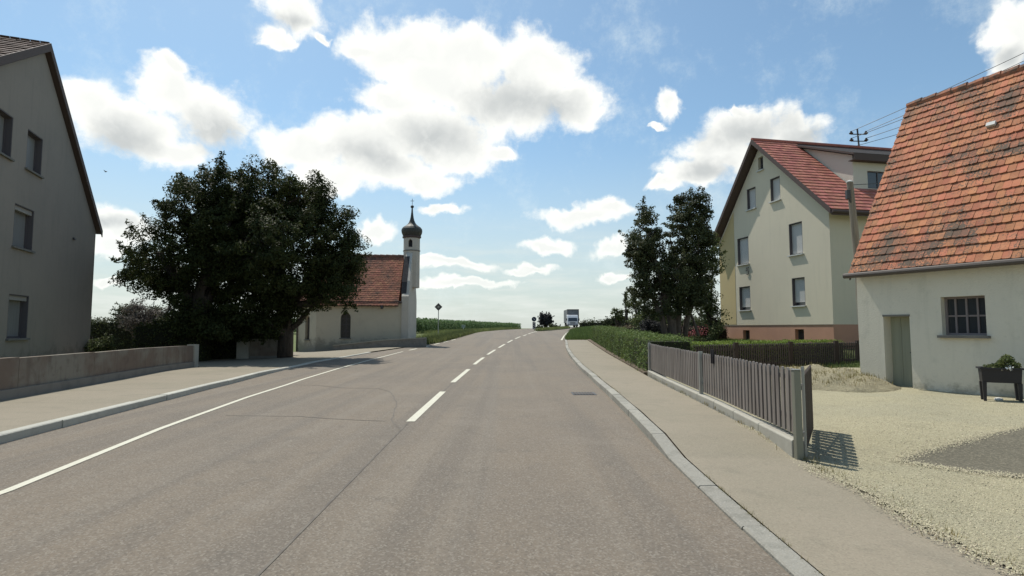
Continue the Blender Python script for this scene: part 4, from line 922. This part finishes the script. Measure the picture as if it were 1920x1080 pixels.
# ------------------------------------------------------------------ vegetation
def tree(name, label, cat, base, trunks, blobs, m, nclump, per, size, spread=.42, bark='bark', fill=.35, shape=None, group=None):
    """blobs: (x,y,z,rx,ry,rz); trunks: list of (points, radii)"""
    t = thing(name, base, label, cat, group)
    b = MB()
    for pts, rad in trunks: b.tube(pts, rad, 9)
    b.build('trunk', bark, t, smooth=True)
    B = np.array(blobs, float); vol = B[:, 3]*B[:, 4]*B[:, 5]; pr = vol**.75; pr /= pr.sum()
    ix = rng.choice(len(B), nclump, p=pr); d = rng.normal(size=(nclump, 3)); d /= np.linalg.norm(d, axis=1)[:, None]
    rr = np.where(rng.random(nclump) < fill, rng.random(nclump)**.5, .82+.22*rng.random(nclump))
    cc = B[ix, :3]+d*rr[:, None]*B[ix, 3:]
    ns_ = int(nclump*.22); k_ = rng.choice(nclump, ns_); lift_ = np.array([0, 0, .25]); dd_ = d[k_]+lift_; dd_ /= np.linalg.norm(dd_, axis=1)[:, None]
    base_ = B[ix[k_], :3]+d[k_]*B[ix[k_], 3:]; step_ = spread*(.5+.9*rng.random(ns_))
    SP = np.concatenate([base_+dd_*(step_*(.45*q_))[:, None]+rng.normal(size=(ns_, 3))*.03 for q_ in (1, 2, 3)])
    # twigs from blob centres to clumps
    tb = MB(); tp = [(Vector(p), rd) for pts, rad in trunks for p, rd in list(zip(pts, rad))[1:]]
    for e in blobs:
        c_ = Vector(e[:3]); p_, rd = min(tp, key=lambda q: (q[0]-c_).length+(2 if q[0].z > c_.z else 0)); md = p_.lerp(c_, .5)-Vector((0, 0, .08*(c_-p_).length))
        tb.tube([p_, md, c_], [rd*.6, rd*.4, rd*.2], 5)
    for k in rng.choice(nclump, min(nclump, 160), replace=False):
        o = Vector(B[ix[k], :3]); e = Vector(cc[k]); mid = o.lerp(e, .5)+Vector(rng.normal(size=3)*.15)
        tb.tube([o, mid, e], [.035*size/.13, .02*size/.13, .006], 4, cap=False)
    tb.build('branches', bark, t)
    sp_ = spread*(.55+.8*rng.random(nclump))
    n = nclump*per; q = np.repeat(np.arange(nclump), per)
    off = rng.normal(size=(n, 3)); off *= np.minimum(1, 1.7/np.linalg.norm(off, axis=1))[:, None]; off = off*sp_[q][:, None]*np.array([.62, .62, .42])
    P_ = cc[q]+off; P_[:, 2] -= .15*(off[:, 0]**2+off[:, 1]**2)/spread
    npp = max(8, per//5); qs = np.repeat(np.arange(len(SP)), npp); so_ = rng.normal(size=(len(qs), 3))*spread*.16; Ps = SP[qs]+so_
    bs = (d*.8+np.array([0, 0, .55]))[q]+off/np.maximum(sp_[q], .05)[:, None]*.6
    P_ = np.concatenate([P_, Ps]); bs = np.concatenate([bs, np.tile(dd_, (3, 1))[qs]*.6+np.array([0, 0, .5])])
    V_, F_ = leaves(P_, size, bs); link('crown', npmesh('crown', V_, F_), m, t)
    return t
def at(px, py, Y):
    x, z = (px-960)/F, (540-py)/F; d = Vector((x, math.cos(PITCH)-z*math.sin(PITCH), math.sin(PITCH)+z*math.cos(PITCH)))
    return Vector((0, 0, EYE))+d*(Y/d.y)
def bl(lst, D, dy=.9, jit=1.0):
    out = []
    for e in lst:
        px, py, r = e[:3]; ry = e[3] if len(e) > 3 else r; p = at(px, py, D+random.uniform(-jit, jit)); out.append((p.x, p.y, p.z, r*D/F, max(r, ry)*D/F*dy, ry*D/F))
    return out
# two great trees in front of the chapel
A_ = bl([(320,475,70,62),(385,400,72,66),(285,505,50,38),(425,365,58,52),(400,500,80,70),(345,545,52,36),(345,350,24,30),(430,440,80,80),(258,520,28,22),(360,590,26,34),(400,585,40,30),(375,610,30,26),(420,600,34,22),(350,600,26,30),(400,620,36,20)], 23.5)
tree('broadleaf_tree', 'left one of the two huge dark broadleaf trees before the chapel', 'tree', (-13.3, 23.4, 0),
     [([(-13.25,23.4,-.1),(-13.2,23.4,1.2),(-13.0,23.5,2.6),(-12.6,23.5,4.2),(-12.4,23.5,6.5)], [.55,.45,.42,.30,.12]), ([(-13.1,23.4,2.0),(-14.2,23.5,3.6),(-15.0,23.5,4.6)], [.28,.18,.08]), ([(-13.0,23.4,2.4),(-12.0,23.0,4.2),(-11.6,22.8,6.0)], [.24,.15,.07])],
     A_, 'leaf_dark', 600, 150, .105, .36, group='huge trees before the chapel')
B_ = bl([(490,385,66,60),(560,395,60,54),(608,450,60,58),(520,470,95,85),(632,492,42,34),(556,545,55,34),(480,560,62,42),(450,440,70,80),(598,365,20,30),(645,410,20,18),(655,455,22,26),(640,530,28,20),(595,520,34,30),(500,320,18,22),(545,340,26,24),(600,560,16,14),(500,590,36,20),(545,585,24,18),(460,600,34,20),(450,618,36,16),(505,606,30,16),(652,500,24,38),(645,545,24,20),(618,545,26,26),(585,575,12,12),(664,470,12,20),(400,330,20,16),(450,325,26,18),(590,340,14,16),(470,312,10,10)], 24.2)
tree('broadleaf_tree', 'right one of the two huge dark broadleaf trees, overlapping the chapel roof', 'tree', (-9.9, 24.6, 0),
     [([(-9.95,24.6,-.1),(-9.9,24.6,1.2),(-10.0,24.5,2.4),(-10.2,24.4,4.0),(-10.4,24.3,6.6)], [.38,.32,.30,.24,.1]), ([(-9.9,24.6,2.0),(-8.9,24.4,3.4),(-8.2,24.4,4.4)], [.2,.12,.06]), ([(-9.9,24.6,1.9),(-11.0,24.4,3.4),(-11.6,24.3,4.6)], [.2,.14,.06])],
     B_, 'leaf_dark', 880, 150, .105, .36, group='huge trees before the chapel')

def hedge(name, label, cat, pts, wd, ht, m, dens, size, zf=None, rough=.06, top=None, kind=None, group=None):
    """pts: centre line (x,y); leafy box with uneven faces"""
    t = thing(name, (pts[0][0], pts[0][1], Zg(*pts[0])), label, cat, group)
    zf = zf or Zg; b = MB(); allp = []; allb = []
    for (x0, y0), (x1, y1) in zip(pts, pts[1:]):
        L = math.hypot(x1-x0, y1-y0); d = ((x1-x0)/L, (y1-y0)/L); nrm = (d[1], -d[0])
        n = max(1, int(L/1.5))
        for i in range(n):
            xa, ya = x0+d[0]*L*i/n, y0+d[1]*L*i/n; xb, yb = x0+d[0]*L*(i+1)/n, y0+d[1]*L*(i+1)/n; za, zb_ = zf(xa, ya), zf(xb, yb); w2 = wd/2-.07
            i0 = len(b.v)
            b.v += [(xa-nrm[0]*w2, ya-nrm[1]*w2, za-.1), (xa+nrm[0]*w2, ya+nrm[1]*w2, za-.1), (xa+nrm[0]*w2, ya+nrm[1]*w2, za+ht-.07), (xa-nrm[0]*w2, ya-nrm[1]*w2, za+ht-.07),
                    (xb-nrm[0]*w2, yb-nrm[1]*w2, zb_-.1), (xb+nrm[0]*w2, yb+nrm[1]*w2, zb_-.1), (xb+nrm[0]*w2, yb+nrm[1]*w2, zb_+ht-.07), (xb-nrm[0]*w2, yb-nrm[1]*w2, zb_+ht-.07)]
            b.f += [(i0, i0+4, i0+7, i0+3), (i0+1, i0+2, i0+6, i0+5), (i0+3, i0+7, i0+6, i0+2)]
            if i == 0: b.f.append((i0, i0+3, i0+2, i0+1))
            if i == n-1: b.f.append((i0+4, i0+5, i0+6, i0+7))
        A2 = L*(wd+2*ht)+2*wd*ht; N_ = int(A2*dens); s = rng.random(N_)*L; f = rng.random(N_)*(wd+2*ht)
        side = np.where(f < ht, -wd/2, np.where(f < ht+wd, f-ht-wd/2, wd/2)); hz = np.where(f < ht, f, np.where(f < ht+wd, ht, f-ht-wd))
        ends = rng.random(N_) < 2*wd*ht/A2; s = np.where(ends, np.where(rng.random(N_) < .5, 0, L), s)
        side = np.where(ends, (rng.random(N_)-.5)*wd, side); hz = np.where(ends, rng.random(N_)*ht, hz)
        wob = .5*np.sin(s*2.1+hz*3)+.5*np.sin(s*5.3+side*7)
        side = side+rng.normal(0, rough, N_)+rough*wob*np.sign(side); hz0 = hz; topm = np.abs(hz-ht) < .02; sg_ = np.sign(side); hz = hz+rng.normal(0, rough, N_)*.8+rough*wob*.6*(f > ht)
        allb.append(np.stack([np.where(topm, 0, nrm[0]*sg_), np.where(topm, 0, nrm[1]*sg_), np.where(topm, 1.2, .25)], 1))
        X = x0+d[0]*s+nrm[0]*side; Y = y0+d[1]*s+nrm[1]*side; Z = np.array([zf(a_, c_) for a_, c_ in zip(X, Y)])+np.maximum(hz, .02)
        allp.append(np.stack([X, Y, Z], 1))
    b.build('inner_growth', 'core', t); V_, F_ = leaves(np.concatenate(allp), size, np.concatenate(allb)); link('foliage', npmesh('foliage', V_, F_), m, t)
    return t
hz_r = lambda x, y: lerp(ZR, y)+.08
hedge('hedge', 'long clipped green hedge bordering the right pavement beyond the fence', 'hedge', [(4.42, 15.75), (4.72, 20), (5.2, 26), (5.75, 32), (6.25, 39.5)], 1.25, .98, 'leaf_hedge', 520, .062, hz_r)
hedge('hedge', 'dark hedge turning off behind the near end of the clipped hedge', 'hedge', [(5.0, 18.6), (7.6, 22.2)], .9, .85, 'leaf_dark', 420, .07, lambda x, y: .15)
nrm_ = Vector((-nn_.x, -nn_.y)); hs, he = q0+dd*1.4+nrm_*.95, q1_+nrm_*.95
hedge('hedge', 'bright green low hedge behind the dark picket fence below the cream house', 'hedge', [tuple(hs), tuple(he)], .95, .86, 'leaf_bright', 520, .06, lambda x, y: .06, rough=.03)
b = MB(); L = rngf(15.6, 40, 1.2)
for p, q in zip(L, L[1:]): b.prism([(lerp(PR, p)+.0, p, lerp(ZR, p)-.1), (lerp(PR, p)+.2, p, lerp(ZR, p)-.1), (lerp(PR, p)+.2, p, lerp(ZR, p)+.17), (lerp(PR, p)+.0, p, lerp(ZR, p)+.16)], (lerp(PR, q)-lerp(PR, p), q-p, lerp(ZR, q)-lerp(ZR, p)))
tag(b.build('hedge_bank', 'soil'), kind='structure')
# left background hedge and shrubs
hedge('hedge', 'tall dark hedge behind the brown wall beside the grey house', 'hedge', [(-24, 28.5), (-17, 27.5), (-14.5, 26.8)], 1.6, 1.72, 'leaf_mid', 260, .10, lambda x, y: 0, rough=.12)
hedge('hedge', 'tall dark hedge in deep shade under the left big tree', 'hedge', [(-14.9, 22.6), (-12.5, 23.0)], 1.1, 1.5, 'leaf_dark', 340, .09, lambda x, y: 0, rough=.14)
hedge('hedge', 'dark hedge behind the short brown wall under the right big tree', 'hedge', [(-15.6, 24.9), (-10.4, 25.6)], 1.4, 1.78, 'leaf_dark', 300, .10, lambda x, y: 0, rough=.15)
def bush(name, label, cat, lst, D, m, ncl, per, size, spread=.3, stem=True, bark='bark', base=None, fill=.4):
    bb = bl(lst, D, jit=.3); c = np.array(bb); cx, cy = c[:, 0].mean(), c[:, 1].mean(); zb_ = Zg(cx, cy)
    if base is not None: zb_ = base
    tr = [([(cx+.1*k, cy, zb_-.1), (e[0]*.5+cx*.5, cy, (zb_+e[2])/2), (e[0], e[1], e[2])], [.07*D/28, .05*D/28, .02]) for k, e in enumerate(bb[:4])]
    return tree(name, label, cat, (cx, cy, zb_), tr, bb, m, ncl, per, size, spread, bark, fill)
bush('shrub', 'rounded lilac tinted shrub rising above the dark hedge beside the grey house', 'shrub', [(300,602,34,22),(262,595,30,24),(325,620,20,16)], 26.5, 'leaf_lilac', 120, 60, .09, .28)
bush('small_tree', 'small dark leafy tree standing up behind the lilac shrub left of the big trees', 'tree', [(245,590,22,18),(285,588,16,14),(232,603,10,10)], 28.0, 'leaf_mid', 75, 55, .10, .28)
bush('shrub', 'pale green shrub peeping over the brown wall at the grey house corner', 'shrub', [(183,650,20,14),(195,646,14,12)], 21.5, 'leaf_light', 60, 60, .07, .18)
bush('shrub', 'dark shrub hanging low beside the left big tree trunk', 'shrub', [(352,618,24,26),(345,650,22,26),(372,640,24,30)], 24.5, 'leaf_dark', 110, 60, .1, .3)
bush('young_tree', 'tiny dark sapling between the big trees and the chapel', 'tree', [(540,580,9,7),(545,588,6,5)], 27.0, 'leaf_dark', 14, 40, .09, .2)
# right garden
T1 = bl([(1213,440,26,36),(1205,400,18,20),(1225,500,40,48),(1200,470,22,30),(1240,560,40,34),(1200,530,22,24),(1262,520,34,40),(1190,455,14,16),(1195,415,8,10)], 23.5, jit=.5)
T2 = bl([(1290,430,36,48),(1300,385,26,24),(1278,400,18,26),(1310,470,30,40),(1285,500,36,44),(1325,440,16,22),(1280,560,38,30),(1275,372,10,10),(1315,375,10,14),(1308,530,22,30),(1255,440,8,10)], 24.0, jit=.5)
tree('broadleaf_tree', 'dark forked garden tree left of the cream house, the left crown of two', 'tree', (6.5, 23.5, .4), [([(6.75,23.5,.2),(6.7,23.5,1.6),(6.3,23.4,3.2),(5.7,23.4,5.4)], [.2,.17,.11,.04]), ([(6.55,23.5,.2),(6.3,23.5,1.8),(5.6,23.4,3.4)], [.15,.12,.05])], T1, 'leaf_mid', 260, 100, .09, .25, 'bark_l', group='twin garden trees')
tree('broadleaf_tree', 'taller dark garden tree touching the cream house gable, the right crown of two', 'tree', (7.1, 24, .4), [([(7.0,24,.2),(7.05,24,1.6),(7.3,24,3.4),(7.7,24,6.2)], [.22,.18,.12,.04]), ([(7.25,24.1,.2),(7.5,24,1.8),(8.1,24,3.4)], [.15,.12,.05]), ([(8.2,24,.3),(7.8,24,1.6),(7.5,24,2.4)], [.07,.06,.05])], T2, 'leaf_mid', 320, 100, .09, .25, 'bark_l', group='twin garden trees')
bush('garden_tree', 'lighter green tree squeezed between the garden tree and the cream house', 'tree', [(1335,500,18,30),(1328,560,22,26),(1342,600,20,22),(1322,530,14,20),(1310,590,16,14),(1335,455,10,16)], 31, 'leaf_light', 110, 50, .12, .3)
bush('fruit_tree', 'feathery olive green fruit tree at the far end of the garden', 'tree', [(1195,575,16,22),(1210,560,14,22),(1185,560,9,16),(1205,595,20,14),(1190,545,4,10),(1225,590,14,20)], 37, 'leaf_light', 95, 42, .11, .25)
bush('conifer', 'thin dark columnar tree beside the feathery fruit tree', 'tree', [(1173,556,5,9),(1174,570,4,8),(1176,583,6,6)], 40, 'leaf_dark', 26, 50, .09, .12, fill=.9)
bush('shrub', 'low spreading pale shrub left of the columnar tree', 'shrub', [(1158,585,8,6),(1165,592,10,7),(1152,580,4,3)], 42, 'leaf_light', 28, 36, .11, .2)
bush('shrub', 'round dark bluish bush under the left garden tree', 'shrub', [(1220,616,20,22),(1212,628,16,12),(1230,625,14,14)], 27.5, 'leaf_blue', 110, 60, .075, .2, base=.5)
bush('shrub', 'mid green bush above the dark bluish bush', 'shrub', [(1200,600,14,10),(1240,598,14,10),(1222,590,18,10)], 30, 'leaf_light', 60, 45, .1, .22)
bush('shrub', 'pale leafy bush beside the cream house plinth under the trees', 'shrub', [(1338,628,9,10),(1345,618,8,9)], 30, 'leaf_light', 36, 45, .08, .16, base=.7)
bush('flowering_shrub', 'shrub with red blossom in front of the dark hedge near the house', 'shrub', [(1312,622,12,6),(1300,628,10,6)], 29, 'blossom', 20, 24, .07, .2, base=.7)
hedge('hedge', 'dark red brown hedge behind the garden tree trunks', 'hedge', [(8.2, 29.5), (12.2, 32.5)], .6, .72, mat('leaf_redbrown', (.055, .028, .024), .8, rand=.3), 300, .09, lambda x, y: .7)
hedge('hedge', 'low reddish brown hedge in the middle of the long garden', 'hedge', [(6.9, 41), (8.6, 36), (9.4, 33.5)], .9, .55, mat('leaf_russet', (.14, .11, .06), .8, rand=.3), 220, .09, lambda x, y: Zg(x, y)+.1, rough=.1)
hedge('hedge', 'distant dark field hedge on the skyline right of the truck', 'hedge', [(14.5, 112), (21, 104), (26, 88), (30, 78)], 3, 1.0, 'leaf_mid', 26, .35, rough=.35)
bush('small_tree', 'dark tree clump on the distant skyline hedge right of the lorry', 'tree', [(1148,602,10,5),(1158,600,10,6),(1138,604,6,4)], 95, 'leaf_mid', 60, 30, .28, .5)
bush('small_tree', 'round dark tree on the skyline left of the truck', 'tree', [(1022,600,11,11),(1018,596,7,8),(1028,601,7,8)], 140, 'leaf_blue', 150, 40, .32, .5, fill=.7)
bush('shrub', 'low dark bush sloping beside the round skyline tree', 'shrub', [(1036,611,6,3),(1043,613,7,2),(1010,613,5,2)], 135, 'leaf_dark', 40, 30, .3, .4)
# bin and stone in the garden
bx_ = at(1189, 622, 33); bzz = Zg(bx_.x, bx_.y)
t = thing('garden_bin', (bx_.x, bx_.y, bzz), 'small dark teal bin in the garden behind the clipped hedge', 'bin')
b = MB(); b.lathe((bx_.x, bx_.y, bzz), [(.17, -.05), (.21, .45)], 4); b.build('body', 'bin', t); b = MB(); b.lathe((bx_.x, bx_.y, bzz+.45), [(.23, 0), (.23, .04), (.1, .08)], 4); b.build('lid', 'bin', t)
bx_ = at(1200, 622, 33); bzz = Zg(bx_.x, bx_.y)
b = MB(); b.lathe((bx_.x, bx_.y, bzz), [(.13, -.05), (.15, .2), (.12, .42), (.04, .5)], 7); tag(b.build('garden_stone', 'sill'), 'pale upright stone beside the teal garden bin', 'stone')

# corn
def corn(name, label, A, B, rows, step, ht, seed):
    """maize plants in rows behind line A-B, row spacing away from the viewer"""
    A, B = np.array(A, float), np.array(B, float); L = np.linalg.norm(B-A); d = (B-A)/L; nrm = np.array([-d[1], d[0]])
    Vs = []
    for r in range(rows):
        n = int(L/step); s = (np.arange(n)+rng.random(n)*.7)*step; p = A+d*s[:, None]+nrm*(r*.7+rng.normal(0, .08, n)[:, None])
        z = np.array([Zg(a, c) for a, c in p]); h = ht*(.9+.16*rng.random(n)+.05*np.sin(s*.3))
        for k in range(9):
            th = rng.random(n)*6.28; c, si = np.cos(th), np.sin(th); z0 = z+h*(.06+.1*k); ln = ht*(.26+.12*rng.random(n)); w_ = .045
            b0 = np.stack([p[:, 0], p[:, 1], z0], 1); m_ = b0+np.stack([c*ln*.5, si*ln*.5, ln*.55], 1); e = b0+np.stack([c*ln, si*ln, ln*.35+0*c], 1)
            wv = np.stack([-si, c, 0*c], 1)*w_
            Vs += [np.stack([b0-wv*.6, b0+wv*.6, m_+wv, m_-wv], 1).reshape(-1, 3), np.stack([m_-wv, m_+wv, e+wv*.15, e-wv*.15], 1).reshape(-1, 3)]
    V_ = np.concatenate(Vs); return tag(link(name, npmesh(name, V_, np.arange(len(V_)).reshape(-1, 4)), 'leaf_corn'), label, 'corn', kind='stuff')
corn('corn_field', 'field of tall green maize behind the chapel and left of the road', (-40, 56), (-9.8, 61), 9, .26, 1.62, 1)
corn('corn_field', 'green maize along the road verge beyond the diamond sign', (-9.8, 61), (2.2, 146), 9, .24, 1.55, 2)

# grass
def tufts(name, label, fn, n, h, m, blades=5, spread=.06):
    P_ = np.array([p for p in (fn() for _ in range(n)) if p is not None]); P_ = np.repeat(P_, blades, 0); k = len(P_)
    P_[:, :2] += rng.normal(0, spread, (k, 2)); th = rng.random(k)*6.28; c, si = np.cos(th), np.sin(th); hh = h*(.5+.9*rng.random(k)); ln = .35*hh
    wv = np.stack([-si, c, 0*c], 1)*(h*.06)[..., None] if hasattr(h, '__len__') else np.stack([-si, c, 0*c], 1)*h*.07
    top = P_+np.stack([c*ln, si*ln, hh], 1)
    V_ = np.stack([P_-wv, P_+wv, top], 1).reshape(-1, 3); return tag(link(name, npmesh(name, V_, np.arange(3*k).reshape(-1, 3)), m), label, 'grass', kind='stuff')
def vl():
    y = random.uniform(34.5, 90); xl = lerp(KL, y); x = xl-.05-abs(random.gauss(0, 1.5)) if y < 60 else xl-random.uniform(.05, 6)
    if y < 40 and x > -5.2: pass
    return (x, y, Zg(x, y)-.05) if x < xl-.03 and not (x < -6.0 and y < 40) else None
tufts('verge_grass', 'rough grass on the left verge between the corn and the road', vl, 9000, .34, 'leaf_grass')
def vl2():
    y = random.uniform(33.8, 60); x = lerp(KL, y)-.1-abs(random.gauss(0, .5)); return (x, y, Zg(x, y)-.05) if y > 35 else None
tufts('verge_weeds', 'pale weeds along the road edge right of the chapel', vl2, 1600, .42, 'leaf_light')
def vr():
    y = random.uniform(40.3, 112); xr = lerp(KR, y); x = xr+.12+abs(random.gauss(0, 1.3)); return (x, y, Zg(x, y)-.05)
tufts('verge_grass', 'green grass on the right verge beyond the end of the pavement', vr, 9000, .36, 'leaf_hedge')
def gl():
    y = random.uniform(27, 55); x = random.uniform(-23, -13.6)*y/34; return (x, y, Zg(x, y)-.05) if x < -13.2 and not (y < 34 and x > -18.5) else None
tufts('meadow_grass', 'bright grass between the big trees and the chapel', gl, 7000, .22, 'leaf_bright')
def gr():
    y = random.uniform(19, 42); x = random.uniform(5.6, 13.5); return (x, y, Zg(x, y)-.05)
tufts('lawn_grass', 'garden lawn between the clipped hedge and the cream house', gr, 9000, .12, 'leaf_hedge')
def gi():
    k = random.random(); y = 71.3+k*25.5; x = lerp([(71, 3.3), (77, 4.8), (88, 7.5), (97, 9.6)], y)+random.uniform(-.5, .5); return (x, y, lerp(ZR, y)+.1)
tufts('island_grass', 'grass growing on the narrow traffic island', gi, 1500, .28, 'leaf_grass')
def ge():
    y = random.choice([random.uniform(6, 15.4), random.uniform(3.2, 6)]); x = (fx(y)-.06 if y > 6 else ragx(y)+random.gauss(.03, .05)); return (x, y, lerp(ZR, y)+pavh(y))
def gk():
    y = abs(random.gauss(0, 1))*9+3.2
    return (lerp(KR, y)+.155+random.gauss(0, .006), y, lerp(ZR, y)+pavh(y)-.005) if y < 38 and math.sin(y*1.7)+math.sin(y*.6) > .1 else None
tufts('kerb_weeds', 'small dry weeds in the joint between the right kerb and the pavement', gk, 260, .03, 'leaf_dry', 5, .012)
tufts('edge_weeds', 'dry weeds along the edge of the right pavement and yard', ge, 130, .05, 'leaf_dry', 6, .03)
def gh():
    a = random.uniform(0, 6.28); x, y = 7.2+1.5*math.cos(a)*random.random()**.5, 13.4+1.5*math.sin(a)*random.random()**.5; return (x, y, heap(x, y)+.05)
tufts('heap_weeds', 'dry weeds sprouting on the gravel heap', gh, 260, .09, 'leaf_dry', 6, .05)
# bird
p = at(198, 322, 30); b = MB(); b.tube([p+Vector((-.07, 0, 0)), p, p+Vector((.08, .02, .01))], [.008, .03, .006], 6); t = thing('bird', tuple(p), 'tiny dark bird flying in the blue gap left of the big trees', 'bird'); b.build('body', 'black', t)
for s_ in (-1, 1): b = MB(); b.prism([p+Vector((-.02, 0, .01)), p+Vector((.03, 0, .01)), p+Vector((.0, s_*.12, .06)), p+Vector((-.04, s_*.11, .06))], (0, 0, .006)); b.build('wing', 'black', t)
